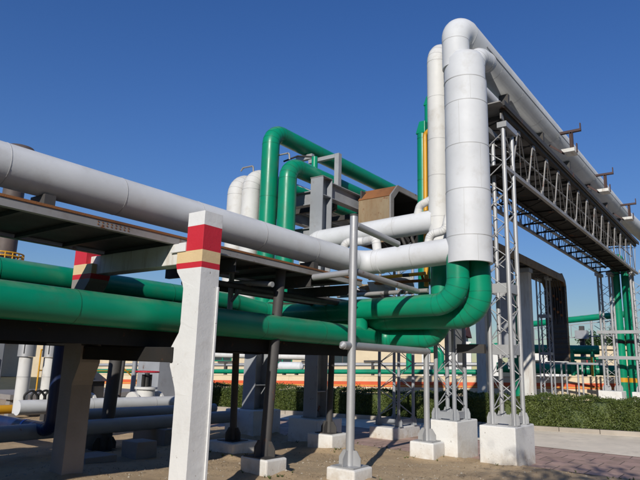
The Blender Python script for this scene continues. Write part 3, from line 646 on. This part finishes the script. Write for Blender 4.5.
for k in range(5): g.cyl((11.4+k*.3, 6.55+.1*(k % 2), 4.4), (11.45+k*.3, 6.9, 5.1), .04, 8)
g.bar((11.35, 6.56, 4.78), (12.7, 6.62, 5.05), .05, .09); g.bar((11.6, 6.60, 4.9), (12.3, 6.62, 4.55), .05, .12)
obj('cable_bundle', g, 'steel_dark', t)
g = MB(); q = .012; g.prism([(11.224+q, 4.36), (11.224+q, 5.405), (11.513, 5.686-q), (12.607, 5.686-q), (12.916-q, 5.405), (12.916-q, 4.36), (12.90-q, 4.36), (12.90-q, 5.395), (12.60, 5.665-q), (11.52, 5.665-q), (11.245+q, 5.395), (11.245+q, 4.36)], 'y', 6.515, 7.30); obj('shade_lining', g, 'steel_shade', t)  # black sheet added inside the hood to stand in for its shade
t = thing('cable_tray', 'long covered cable tray that turns down into a dark vertical chute', 'cable tray', (18, 6.4, 5.0))
def trayseg(a, zc):  # roof profile in (y, z)
    return [(6.04, zc-.30), (6.04, zc-.03), (6.14, zc+.03), (6.80, zc+.03), (6.90, zc-.03), (6.90, zc-.30), (6.87, zc-.30), (6.87, zc-.05), (6.79, zc), (6.15, zc), (6.07, zc-.05), (6.07, zc-.30)]
g = MB(); g.prism(trayseg(0, 5.34), 'x', 12.99, 23.9); g.prism([(23.9, 5.04), (23.9, 5.37), (24.32, 5.12), (24.42, 4.9), (24.42, 1.95), (24.36, 1.95), (24.36, 4.86), (24.1, 5.04)], 'y', 6.04, 6.08)
g.prism([(23.9, 5.04), (23.9, 5.37), (24.32, 5.12), (24.42, 4.9), (24.42, 1.95), (24.36, 1.95), (24.36, 4.86), (24.1, 5.04)], 'y', 6.86, 6.90)
g.prism([(23.9, 5.345), (23.9, 5.37), (24.32, 5.12), (24.42, 4.9), (24.40, 4.9), (24.30, 5.10)], 'y', 6.081, 6.859); obj('cover', g, 'rust_sheet', t)
g = MB(); g.box(24.34, 24.359, 6.081, 6.859, 1.95, 4.9)
for k in range(14): g.box(24.30, 24.338, 6.081, 6.859, 2.05+k*.2, 2.08+k*.2)
obj('chute_back', g, 'steel_dark', t)
g = MB()
for k in range(7): g.tube([(13.2, 6.2+k*.09, 5.10), (24.0, 6.2+k*.09, 5.10-.01*k), (24.25, 6.2+k*.09, 4.8), (24.28, 6.2+k*.09, 3.4+.2*(k % 3))], .028, .2, 6, None)
for k in range(16): g.bar((13.2+k*.68, 6.10, 5.06), (13.2+k*.68, 6.85, 5.06), .05, .03)
obj('cables', g, 'steel_dark', t)
for k in range(9): g = MB(); g.box(24.22, 24.33, 6.2+.13*(k % 4), 6.28+.13*(k % 4), 3.7+k*.13, 3.79+k*.13); obj('rusty_clamp', g, 'rust', t)
lattice_tower('slim lattice mast holding up the cable tray left of its dark chute', 22.6, 23.05, 6.30, 6.68, .0, 4.98, .030, 'steel_grey', ((2.2, .1), (3.6, .1)), .4, .010, None, gus=False)
t = thing('chute_stand', 'thin legged stand under the dark cable chute', 'stand', (24.3, 6.3, 0))
for x, y in ((24.2, 5.75), (24.2, 6.35), (24.9, 5.75), (24.9, 6.35)):
    g = MB(); g.cyl((x, y, 0), (x, y, 1.85), .035, 8); obj('leg', g, 'galv', t)
g = MB(); g.box(24.16, 24.24, 5.0, 6.95, 1.851, 1.92); g.box(24.86, 24.94, 5.0, 6.95, 1.851, 1.92); obj('top_frame', g, 'steel_grey', t)

for (x, y, lab) in ((20.0, 7.86, 'pale square column beyond the green elbows, left of the near tower'), (20.0, 6.28, 'pale square column just right of the near lattice tower')):
    t = thing('concrete_column', lab, 'column', (x, y, 0)); g = MB(); g.box(x-.16, x+.16, y-.17, y+.17, -.1, 4.85); obj('shaft', g, 'conc' if 0 else 'beam_conc', t, .012)
    g = MB(); g.box(x-.2, x+.2, y-.21, y+.21, 4.851, 4.98); obj('head', g, 'steel_grey', t)
g = MB(); g.box(19.9, 20.1, 6.50, 7.65, 2.20, 2.34); tag(obj('tie_beam', g, 'steel_grey'), 'grey tie beam between the two pale square columns', 'beam')
small('insulated_pipe', 'green upright pipe beside the pale square column right of the near tower', [(20.6, 6.85, .3), (20.6, 6.85, 4.6)], .13, None, ('green', 'green_seam'))
g = MB(); g.box(16.0, 16.05, 5.35, 5.75, 1.9, 4.6); g.box(16.055, 16.2, 5.5, 5.6, 1.6, 4.7); tag(obj('control_board', g, 'steel_grey'), 'upright grey board seen through the near lattice tower', 'board')

# handrail by the painted post and clutter under the white bend
t = thing('tube_handrail', 'bent grey tube handrail behind the painted post, above the green pipe', 'handrail', (6.5, 6.6, 1.9))
g = MB(); g.tube([(6.5, 6.68, 1.9), (6.5, 6.68, 3.0)], .045, None, 12, None); obj('upright', g, 'galv', t)
g = MB(); g.tube([(6.46, 6.70, 2.80), (6.5, 6.25, 2.79), (6.5, 5.80, 2.74)], .042, .1, 12, None); obj('top_rail', g, 'galv', t)
g = MB(); g.tube([(6.55, 6.62, 2.68), (9.0, 6.6, 2.72)], .038, None, 12, None); obj('lower_rail', g, 'galv', t)
g = MB(); g.tube([(6.5, 6.70, 2.48), (6.5, 6.45, 2.72)], .03, None, 10, None); obj('brace', g, 'galv', t)
for x, lab in ((5.6, 'dark channel under the upper deck just right of the painted post'), (7.3, 'dark channel under the upper deck beside the leaning column'), (8.5, 'dark channel under the right end of the upper deck')):
    g = MB(); g.box(x, x+.012, 5.70, 7.20, 2.80, 2.98); g.box(x+.0125, x+.08, 5.70, 7.20, 2.80, 2.81); g.box(x+.0125, x+.08, 5.70, 7.20, 2.97, 2.98); tag(obj('deck_channel', g, 'steel_dark'), lab, 'beam')
for y, z, x1, lab in ((6.35, 2.72, 11.0, 'dark conduit below the upper deck, nearer of two'), (6.95, 2.74, 10.6, 'dark conduit below the upper deck, farther of two')):
    g = MB(); g.cyl((5.75, y, z), (x1, y, z), .045, 12); tag(obj('conduit', g, 'steel_dark'), lab, 'conduit')
t = thing('broken_cladding', 'crumpled grey cladding sheets hanging under the bend of the thick white pipe', 'sheet metal', (9.6, 6.0, 3.2))
g = MB(); random.seed(3)
for (y0, y1, z0, z1, m) in ((6.75, 6.25, 3.00, 3.16, 0), (6.2, 5.75, 3.02, 3.24, 0), (6.45, 6.15, 3.10, 3.22, 1), (5.85, 5.35, 3.12, 3.32, 0), (7.3, 6.7, 3.02, 3.15, 0)):
    n = 6; P = [(9.9+.25*k/n+random.uniform(-.02,.02), y0+(y1-y0)*k/n, z0+random.uniform(-.012,.02)) for k in range(n+1)]; Q = [(9.85+.25*k/n+random.uniform(-.03,.03), y0+(y1-y0)*k/n+.05, z1+random.uniform(-.015,.02)) for k in range(n+1)]
    P2 = [(p[0]+.012, p[1], p[2]) for p in P]; Q2 = [(p[0]+.012, p[1], p[2]) for p in Q]
    for k in range(n):
        g.add([P[k], P[k+1], Q[k+1], Q[k], P2[k], P2[k+1], Q2[k+1], Q2[k]], [(0,1,2,3),(7,6,5,4),(0,4,5,1),(1,5,6,2),(2,6,7,3),(3,7,4,0)], m)
obj('sheets', g, ['galv', 'rust_sheet'], t)
g = MB()
for k, (y, z) in enumerate(((7.2, 2.90), (6.9, 2.78), (6.4, 3.0))): g.cyl((9.4, y, z), (11.6, y-.1, z+.02), .06, 12)
tag(obj('dark_tubes', g, 'steel_dark'), 'bundle of dark tubes in shadow behind the green crossing pipe', 'tubes')

# ------------------------------------------------------------------ striped boundary wall and the plant beyond it
WP = Vector((27, 4.5, 0)); sl = -.0295
def wpt(s, d, z): return WP + KB*s + KN*d + Vector((0,0,z))
def wbox(g, s0, s1, d0, d1, z0, z1, mat=0, slope=True):
    k = sl if slope else 0
    vs = [wpt(s, d, z+k*s) for z in (z0, z1) for s, d in ((s0,d0),(s1,d0),(s1,d1),(s0,d1))]
    g.add(vs, [(0,3,2,1),(4,5,6,7),(0,1,5,4),(1,2,6,5),(2,3,7,6),(3,0,4,7)], mat)
w = thing('boundary_wall', 'cream boundary wall with red and yellow stripes behind the hedge', 'wall', wpt(6, 0, 0))
g = MB()
for a in range(-12, 30, 3): wbox(g, a+.006, a+2.994, 0, .22, -.9, 1.40, 0)
wbox(g, -12, 30, .02, .2, -.9, 1.38, 0); obj('wall_panels', g, 'wall_cream', w)
g = MB(); wbox(g, -12, 30, -.03, .25, 1.401, 1.43); obj('coping', g, 'wall_cream', w)
g = MB(); wbox(g, -12, 30, -.004, -.0005, 1.00, 1.16, 0); wbox(g, -12, 30, -.0045, -.0005, .955, .9995, 1); wbox(g, -12, 30, -.004, -.0005, .915, .9545, 0); obj('stripes', g, ['wall_red', 'wall_yellow'], w)
def wpipe(label, s0, s1, d, z, r, mat, slope=sl, cat='pipe'):
    g = MB(); g.tube([wpt(s0, d, z+slope*s0), wpt(s1, d, z+slope*s1)], r, None, 16, 2.5); return tag(obj('distant_pipe', g, mat), label, cat)
wpipe('thin green pipe running along just above the striped wall', 5.5, 30, .8, 1.60, .115, ['green', 'green_seam'])
wpipe('grey pipe above the green one beyond the striped wall', 5.5, 30, 2.0, 1.95, .09, ['galv', 'seam'])
wpipe('pale pipe high beyond the striped wall, left of the centre', 14.5, 32, 3.5, 1.92, .17, ['white_old', 'seam'], 0)
wpipe('thick dark green pipe behind the wall at the right', -9, 5.2, 1.2, 1.66, .22, ['green', 'green_seam'], 0)
wpipe('second dark green pipe stacked behind the slim lattice mast', .8, 6.5, 2.2, 2.55, .20, ['green', 'green_seam'], 0)
t = thing('storage_tank', 'small white tank lying beyond the striped wall, left of the dark columns', 'tank', wpt(15.5, 1.6, .9)); g = MB()
a, b = wpt(15.0, 1.6, 1.40), wpt(16.2, 1.6, 1.38); g.cyl(a, b, .24, 18); g.cyl(a, a-KB*.12, .24, 18, r2=.1); g.cyl(b, b+KB*.12, .24, 18, r2=.1); obj('shell', g, 'white_clad', t)
g = MB()
for s in (15.2, 15.9): wbox(g, s, s+.1, 1.45, 1.75, -.6, 1.6)
obj('cradle', g, 'steel_dark', t)
for i, (s, lab) in enumerate(((19.6, 'dark pipe stand with a T head, leftmost beyond the wall'), (14.6, 'dark pipe stand beyond the wall, left of the tall thin pole'), (11.2, 'dark pipe stand beyond the wall, right of the tall thin pole'))):
    g = MB(); wbox(g, s, s+.12, 1.9, 2.1, -.9, 2.05); wbox(g, s-.4, s+.5, 1.85, 2.15, 2.05, 2.16); tag(obj('pipe_stand', g, 'steel_dark'), lab, 'pipe stand')
# green pipes that rise from the line, seen between the two near towers
g = MB(); g.tube([wpt(9.2, 1.0, 1.3), wpt(9.2, 1.0, 2.35), wpt(7.7, 1.0, 2.40), wpt(7.7, 1.0, 1.3)], .16, .3, 16, 1); tag(obj('pipe_loop', g, ['green', 'green_seam']), 'green pipe loop beyond the wall between the two near towers', 'pipe')
g = MB(); g.tube([wpt(5.5, 1.2, 1.2), wpt(5.5, 1.2, 2.6), wpt(5.0, 1.2, 2.65)], .13, .3, 16, 1); tag(obj('pipe_loop', g, ['green', 'green_seam']), 'green bent pipe beyond the wall right of the near tower', 'pipe')
# cream works building
def building(name, label, s0, s1, d0, d1, zb, zt, mat, roof, wins, cat='building', roofh=.35, base=None):
    t = thing(name, label, cat, wpt((s0+s1)/2, d0, zb)); g = MB(); wbox(g, s0, s1, d0, d1, zb, zt, 0, False); obj('walls', g, mat, t)
    g = MB()
    if roofh > .6:
        vs = [wpt(s, d, z) for s, d, z in ((s0-.3,d0-.3,zt+.001),(s1+.3,d0-.3,zt+.001),(s1+.3,d1+.3,zt+.001),(s0-.3,d1+.3,zt+.001),(s0-.3,(d0+d1)/2,zt+roofh),(s1+.3,(d0+d1)/2,zt+roofh))]
        g.add(vs, [(0,1,2,3),(0,4,5,1),(2,5,4,3),(0,3,4),(1,5,2)])
    else: wbox(g, s0-.2, s1+.2, d0-.2, d1+.2, zt+.001, zt+roofh, 0, False)
    obj('roof', g, roof, t)
    for (a, b, z0, z1, fm) in wins:
        g = MB(); wbox(g, a, b, d0-.06, d0-.004, z0, z0+.06, 0, False); wbox(g, a, b, d0-.06, d0-.004, z1-.06, z1, 0, False)
        for q in (a, (a+b)/2-.03, b-.06): wbox(g, q, q+.06, d0-.055, d0-.006, z0+.061, z1-.061, 0, False)
        wn = obj('window', g, fm, t); g = MB(); wbox(g, a+.02, b-.02, d0-.03, d0-.002, z0+.03, z1-.03, 0, False); obj('pane', g, 'glass', wn)
    if base:
        g = MB(); wbox(g, s0-.01, s1+.01, d0-.02, d0-.002, base[0], base[1], 0, False); obj('painted_band', g, 'wall_red', t)
    return t
wn = [(18.6+q, 20.0+q, 1.55, 2.6, m) for q, m in ((0, 'green'), (-4.2, 'steel_dark'), (4.5, 'green'), (9, 'steel_dark'))]
building('works_building', 'long cream works building with green framed windows beyond the wall', 8.5, 34, 9, 17, -1, 5.2, 'house_cream', 'roof_red', wn)
building('shed', 'white shed with a rusty red pitched roof between the green elbows and near tower', 8.8, 12.6, 19, 24, -1, 4.05, 'house_white', 'roof_red', [], roofh=1.2)
g = MB(); random.seed(5)
for k in range(6): wbox(g, 5.3+k*.75, 5.3+k*.75+.45, 6.0, 6.2, .2, 2.4+.3*(k % 3), 0, False)
tag(obj('switch_cabinets', g, 'house_white'), 'row of white cabinets beyond the wall behind the near towers', 'cabinet')
building('cabin', 'small white cabin with a flat blue roof behind the dark chute', 1.6, 4.6, 13, 16, 0, 2.72, 'house_white', 'roof_blue', [(3.2, 4.0, 1.3, 2.2, 'steel_dark')], 'cabin', .28)
building('low_building', 'low cream building at the right beyond the green valves', -12, 2.2, 19, 24, 0, 3.15, 'house_cream', 'house_cream', [(a, a+1.1, 1.8, 2.6, 'red') for a in (-7, -4, -1)], 'building', .25)
t = thing('valve_manifold', 'dark green valve manifold with uprights beyond the wall right of the chute', 'valve', wpt(1.6, 1.0, 1.4)); g = MB()
for s in (1.2, 2.0): g.cyl(wpt(s, .9, 1.4), wpt(s, .9, 2.35), .09, 12); g.cyl(wpt(s, .9, 1.95), wpt(s, .9, 2.02), .16, 12); g.cyl(wpt(s, .9, 2.36), wpt(s, .9, 2.5), .03, 8); g.cyl(wpt(s, .9, 2.5), wpt(s, .9, 2.53), .13, 12)
g.cyl(wpt(.4, .9, 2.15), wpt(3.0, .9, 2.15), .07, 12); obj('valves', g, 'green', t)
g = MB(); g.cyl(wpt(1.25, .72, 1.4), wpt(1.25, .72, 2.2), .05, 10); obj('yellow_riser', g, 'yellow', t)
# the distant green overhead line on its light truss
t = thing('distant_pipe_rack', 'distant green overhead pipe on a light truss at the right', 'pipe rack', (34, 8, 0))
g = MB(); g.tube([(34, 11.5, 4.05), (34, 5.2, 4.62)], .17, None, 18, 1.8); obj('green_pipe', g, ['green', 'green_seam'], t)
g = MB(); g.bar((34, 11.5, 3.80), (34, 5.2, 4.33), .05, .05); g.bar((34, 11.5, 3.20), (34, 5.2, 3.55), .05, .05)
for k in range(7):
    y = 11.3-k; f = (11.5-y)/6.3; a = 3.80+f*.53; b = 3.2+f*.35; g.bar((34, y, a), (34, y, b), .04, .04); g.bar((34, y, a), (34, y-.95, b+.04), .03, .03)
obj('truss', g, 'steel_grey', t)
for y in (7.75,):
    g = MB(); g.box(33.9, 34.1, y-.12, y+.12, 0, 4.0); obj('post', g, 'steel_dark', t); g = MB(); g.box(33.7, 34.2, y-.3, y+.3, 3.3, 3.75); obj('bracket', g, 'steel_grey', t)
g = MB(); g.cyl((38, 8.1, 0), (38, 8.1, 4.6), .07, 10); tag(obj('light_pole', g, 'galv'), 'thin pale pole beyond the distant green line', 'pole')
random.seed(11)
tree((62, 12.5, 0), 5.2, 1.9, 'small dark tree on the skyline right of the dark chute', 2600, .28, 'trees on the skyline')
tree((62, 10.6, 0), 5.5, 1.7, 'dark tree on the skyline behind the far tower', 2200, .28, 'trees on the skyline')
tree((64, 14.6, 0), 3.9, 1.3, 'lowest dark tree on the skyline above the blue roofed cabin', 1600, .28, 'trees on the skyline')
# tree whose thin shade falls on the right plinth and paving
tree((-1.0, -2.6, 0), 6.3, 1.7, 'leafy tree beside the photographer shading the right plinth', 2000, .15, None, .12)

random.seed(21); g = MB(); pts = []  # belt of trees added out of view to block light from the horizon
for k in range(11000):
    x = random.uniform(-14, 34); h = 7.5+1.4*math.sin(.9*x)+.9*math.sin(2.3*x+1); z = h*random.random()**.7; y = -11+2.2*random.gauss(0,.5)*(1-.6*z/9.5)
    pts.append(Vector((x, y, z)))
for k in range(9000):
    y = random.uniform(-9, 30); h = 7.2+1.2*math.sin(.8*y)+.8*math.sin(2.1*y+1); z = h*random.random()**.7; pts.append(Vector((-17+2*random.gauss(0,.5)*(1-.6*z/9.5), y, z)))
leaves(g, pts, .55); o = obj('added_tree_belt', g, 'tree'); o['kind'] = 'stuff'

# ------------------------------------------------------------------ the plant seen under the deck at the left
for (x, y, lab) in ((5.55, 11.0, 'left one of two white pipes standing at the left edge under the deck'), (6.02, 11.0, 'right one of two white pipes standing at the left edge under the deck')):
    t = thing('standing_pipe', lab, 'pipe', (x, y, .5)); g = MB(); g.cyl((x, y, .55), (x, y, 1.56), .118, 22); g.band((x, y, 1.2), (0,0,1), .121, .012, 22, 1); obj('lower_pipe', g, ['white_old', 'seam'], t)
    g = MB(); g.cyl((x, y, 1.565), (x, y, 3.0), .155, 22); g.bar((x-.11, y-.112, 1.62), (x-.11, y-.112, 2.4), .012, .012, (1,0,0), 1); obj('sleeve', g, ['galv', 'black'], t)
t = thing('blue_pipe', 'dark blue pipe dropping under the deck with a light blue ring', 'pipe', (5.08, 9.0, .5)); g = MB()
g.tube([(5.08, 9.0, 2.1), (5.08, 9.0, .46), (5.02, 12.5, .46)], .105, .17, 20, None, 4); obj('pipe_run', g, ['blue', 'blue'], t)
g = MB(); g.band((5.067, 9.75, .46), (0,1,0), .109, .05, 20, 0); obj('ring', g, 'blue_light', t)
def ground_pipe(label, pts, r, mat, R=None):
    g = MB(); g.tube(pts, r, R, 22, 1.6); return tag(obj('ground_pipe', g, mat), label, 'pipe')
ground_pipe('thick grey pipe lying low across the lower left', [(-2, 9.35, .40), (9.3, 9.35, .42)], .125, ['steel_grey', 'seam'])
ground_pipe('second grey pipe just behind the thick grey one at lower left', [(5.6, 9.85, .58), (9.3, 9.85, .56)], .10, ['steel_grey', 'seam'])
ground_pipe('white pipe lying across the lower left behind the grey pipes', [(5.3, 10.6, .68), (9.6, 10.6, .66)], .13, ['white_clad', 'seam'])
ground_pipe('yellow pipe behind the white pipe at lower left', [(3.0, 12.0, .55), (10.2, 12.0, .52)], .085, ['yellow', 'yellow'])
for (x, lab) in ((6.75, 'valve with a red handwheel between the dark columns at lower left'), (8.45, 'valve with a red handwheel close to the painted post')):
    y = 11.2; t = thing('gate_valve', lab, 'valve', (x, y, .55)); g = MB()
    g.cyl((x, y, .30), (x, y, .92), .20, 20); g.cyl((x-.32, y, .62), (x+.32, y, .62), .17, 20); g.cyl((x-.36, y, .62), (x-.30, y, .62), .25, 20); g.cyl((x+.30, y, .62), (x+.36, y, .62), .25, 20); g.cyl((x, y, .92), (x, y, .97), .25, 20); obj('body', g, 'white_old', t)
    g = MB(); g.cyl((x, y, .97), (x, y, 1.27), .055, 12); g.box(x-.12, x-.08, y-.03, y+.03, .97, 1.22); g.box(x+.08, x+.12, y-.03, y+.03, .97, 1.22); g.box(x-.12, x+.12, y-.03, y+.03, 1.221, 1.24); obj('stem', g, 'black', t)
    g = MB(); n = 28; g.tube([(x+.25*math.cos(2*PI*k/n), y+.25*math.sin(2*PI*k/n), 1.30) for k in range(n+1)], .018, .02, 8, None)
    for k in range(3): a = k*PI/3; g.cyl((x+.24*math.cos(a), y+.24*math.sin(a), 1.30), (x-.24*math.cos(a), y-.24*math.sin(a), 1.30), .013, 6)
    obj('handwheel', g, 'red', t)
pole('dark column with a scuffed edge standing at lower left between the frame posts', (6.35, 9.45, .0), (6.50, 9.5, 2.9), .115, 'steel_dark', 0)
g = MB(); g.cyl((8.0, 11.6, 0), (8.15, 11.6, 3.2), .045, 12); tag(obj('thin_post', g, 'steel_dark'), 'thin dark post left of the grey cabinet', 'post')
t = thing('ball_top_post', 'slim post topped by a dark ball in front of the grey cabinet', 'post', (9.1, 12.6, 0)); g = MB(); g.cyl((9.1, 12.6, 0), (9.1, 12.6, 1.70), .055, 12); g.cyl((9.25, 12.75, 0), (9.25, 12.75, 1.68), .035, 12); obj('shaft', g, 'steel_grey', t)
g = MB(); g.lathe([(.01,1.70),(.06,1.72),(.085,1.78),(.06,1.84),(.01,1.86)], (9.1, 12.6, 0), 16); obj('ball', g, 'blue', t)
t = thing('grey_cabinet', 'tall grey cabinet half hidden behind the painted post', 'cabinet', (11.6, 14.6, 0)); g = MB(); g.box(11.1, 13.0, 14.2, 15.2, 0, 1.66); obj('body', g, 'steel_grey', t, .02); g = MB(); g.box(11.05, 13.05, 14.15, 15.25, 1.661, 1.72); obj('lid', g, 'steel_dark', t)
t = thing('grey_cabinet', 'dark grey cabinet at the left frame edge under the deck', 'cabinet', (5.4, 12.6, 0)); g = MB(); g.box(5.0, 5.75, 12.3, 13.2, 0, 2.6); obj('body', g, 'steel_grey', t, .02); g = MB()
for k in range(9): g.box(5.1+k*.07, 5.12+k*.07, 12.285, 12.299, .5, 1.5)
obj('vent_slats', g, 'black', t)
t = thing('safety_railing', 'yellow safety railing on a low platform at lower left', 'railing', (9.5, 15.5, .6))
for x in (8.2, 9.4, 10.6, 11.6):
    g = MB(); g.cyl((x, 15.5, .6), (x, 15.5, 1.75), .022, 8); obj('post', g, 'yellow', t)
g = MB(); g.cyl((8.2, 15.5, 1.74), (11.6, 15.5, 1.74), .022, 8); g.cyl((8.2, 15.5, 1.2), (11.6, 15.5, 1.2), .018, 8); g.cyl((10.2, 15.5, 1.74), (11.6, 15.5, .7), .022, 8); obj('rails', g, 'yellow', t)
g = MB(); g.box(7.4, 12.0, 15.2, 17.5, .48, .60); g.box(7.5, 7.7, 15.4, 15.6, -.05, .48); g.box(11.7, 11.9, 15.4, 15.6, -.05, .48); tag(obj('platform', g, 'conc'), 'low concrete platform carrying the yellow railing', 'platform')
g = MB(); g.box(7.9, 8.9, 13.5, 14.6, 0, 1.0); g.prism([(13.4, 1.0), (14.7, 1.0), (14.05, 1.25)], 'x', 7.85, 8.95); tag(obj('equipment_box', g, 'steel_dark'), 'dark equipment box behind the valves at lower left', 'box')
g = MB()
for k in range(5):
    a = k*.13; g.tube([(5.5+a, 10.75, .72), (5.46+a, 10.72, .90), (5.60+a, 10.70, .98), (5.72+a, 10.72, .86), (5.7+a, 10.75, .70)], .02, .08, 8, None)
tag(obj('hose_coils', g, 'black'), 'coiled black hoses at the foot of the two white pipes', 'hose')
for (x, y, w, l, h, lab) in ((6.2, 9.9, .4, .5, .30, 'small grey block under the low pipes near the dark column'), (5.55, 8.55, .55, .5, .10, 'tilted flat slab lying beside the dark frame post'), (6.35, 8.45, .42, .4, .26, 'small pale block in the shade left of the painted post')):
    plinth(lab, x-w/2, x+w/2, y-l/2, y+l/2, h, 'conc', .015)
for x in (4.2, 7.4, 8.9):
    pass
for x, lab in ((3.9, 'concrete sleeper under the low grey pipes left of the dark frame post'), (7.3, 'concrete sleeper under the low grey pipes behind the painted post')):
    g = MB(); g.box(x, x+.2, 9.0, 9.95, -.05, .308); tag(obj('pipe_sleeper', g, 'conc'), lab, 'sleeper')
# left-hand building and the stack
t = thing('cream_house', 'cream building with red trim seen between the frame posts', 'building', (26, 38, -1.5)); A0 = Vector((24.6, 44.0, 0)); d = Vector((.78, -.62, 0)); n_ = Vector((.62, .78, 0))
def hb(g, s0, s1, d0, d1, z0, z1, mat=0):
    vs = [A0+d*s+n_*q+Vector((0,0,z)) for z in (z0, z1) for s, q in ((s0,d0),(s1,d0),(s1,d1),(s0,d1))]
    g.add(vs, [(0,3,2,1),(4,5,6,7),(0,1,5,4),(1,2,6,5),(2,3,7,6),(3,0,4,7)], mat)
g = MB(); hb(g, -6, 22, 0, 10, -3, 2.6); obj('walls', g, 'house_cream', t)
g = MB(); hb(g, -6.2, 22.2, -.25, 10.2, 2.601, 3.0); obj('eaves', g, 'wall_red', t); g = MB(); hb(g, -6.01, 22.01, -.04, -.004, -.9, -.6); obj('painted_band', g, 'wall_red', t)
for s in (1.0, 4.6, 8.6, 12.6):
    g = MB(); hb(g, s, s+1.3, -.08, -.004, .2, 2.0); wn_ = obj('window', g, 'steel_grey', t); g = MB(); hb(g, s+.12, s+1.18, -.09, -.081, .32, 1.88); obj('pane', g, 'glass', wn_)
t = thing('chimney_stack', 'dark brown stack whose top peeks above the thick white pipe', 'chimney', (20, 44.9, 0)); g = MB(); CY = 44.9
g.cyl((20, CY, -1), (20, CY, 16.7), .82, 32, r2=.74); g.lathe([(.8,16.5),(1.25,16.8),(1.3,17.05),(1.0,17.4),(.4,17.6)], (20, CY, 0), 32); obj('shaft', g, 'stack', t)
g = MB(); n = 32
for zz, rr in ((8.4, 1.3), (8.7, 1.3), (8.95, 1.3)): g.tube([(20+rr*math.cos(2*PI*k/n), CY+rr*math.sin(2*PI*k/n), zz) for k in range(n+1)], .06, .02, 6, None)
for k in range(n//2): a = 4*PI*k/n; g.cyl((20+1.3*math.cos(a), CY+1.3*math.sin(a), 8.4), (20+1.3*math.cos(a), CY+1.3*math.sin(a), 8.95), .05, 6)
g.lathe([(.8, 8.3), (1.35, 8.3), (1.35, 8.4), (.8, 8.4)], (20, CY, 0), 32); obj('gallery_railing', g, 'yellow', t)

# ------------------------------------------------------------------ light, sky, camera
SUN_EL = math.radians(26); sd = Vector((-.923, -.384, 0)).normalized()*math.cos(SUN_EL) + Vector((0,0,math.sin(SUN_EL)))
L = bpy.data.lights.new('sun', 'SUN'); L.energy = 4.4; L.angle = math.radians(.53); L.color = (1, .945, .86)
so = bpy.data.objects.new('sun', L); COL.objects.link(so); so.rotation_euler = sd.to_track_quat('Z', 'Y').to_euler()
w = bpy.data.worlds.new('World'); sc.world = w; w.use_nodes = True; nt = w.node_tree
sk = nt.nodes.new('ShaderNodeTexSky'); sk.sky_type = 'NISHITA'; sk.sun_disc = False; sk.sun_elevation = SUN_EL; sk.sun_rotation = math.atan2(sd.x, sd.y)
sk.air_density = 1.0; sk.dust_density = .05; sk.ozone_density = 2.6; sk.altitude = 300
bg = nt.nodes['Background']; hs = nt.nodes.new('ShaderNodeHueSaturation'); hs.inputs['Saturation'].default_value = 1.27; hs.inputs['Hue'].default_value = .515
nt.links.new(sk.outputs[0], hs.inputs['Color']); # the sky near the horizon is held back a little so that the whole dome has the photograph's even, clear-day blue
bw = nt.nodes.new('ShaderNodeRGBToBW'); nt.links.new(hs.outputs[0], bw.inputs[0])
ma = nt.nodes.new('ShaderNodeMath'); ma.operation = 'MULTIPLY_ADD'; ma.inputs[1].default_value = .16; ma.inputs[2].default_value = 1.0; nt.links.new(bw.outputs[0], ma.inputs[0])
dv = nt.nodes.new('ShaderNodeMath'); dv.operation = 'DIVIDE'; dv.inputs[0].default_value = 1.27; nt.links.new(ma.outputs[0], dv.inputs[1])
vs_ = nt.nodes.new('ShaderNodeVectorMath'); vs_.operation = 'SCALE'; nt.links.new(hs.outputs[0], vs_.inputs[0]); nt.links.new(dv.outputs[0], vs_.inputs['Scale'])
nt.links.new(vs_.outputs[0], bg.inputs[0]); bg.inputs[1].default_value = .104
F, PITCH, ROLL, AZ = 580., math.radians(12), math.radians(1.7), math.radians(37.175)
f = Vector((math.cos(AZ), math.sin(AZ), 0)); r = Vector((math.sin(AZ), -math.cos(AZ), 0)); z = Vector((0,0,1))
fw = f*math.cos(PITCH)+z*math.sin(PITCH); upv = z*math.cos(PITCH)-f*math.sin(PITCH)
r2 = r*math.cos(ROLL)+upv*math.sin(ROLL); u2 = upv*math.cos(ROLL)-r*math.sin(ROLL)
cam = bpy.data.cameras.new('camera'); co = bpy.data.objects.new('camera', cam); COL.objects.link(co)
co.matrix_world = Matrix(((r2.x,u2.x,-fw.x,0),(r2.y,u2.y,-fw.y,0),(r2.z,u2.z,-fw.z,1.6),(0,0,0,1)))
cam.sensor_width = 36; cam.lens = 36*F/640; cam.clip_end = 1500; cam.clip_start = .05; sc.camera = co
sc.view_settings.view_transform = 'Standard'; sc.view_settings.look = 'None'; sc.view_settings.gamma = 1; sc.view_settings.exposure = 0
sc.cycles.max_bounces = 8
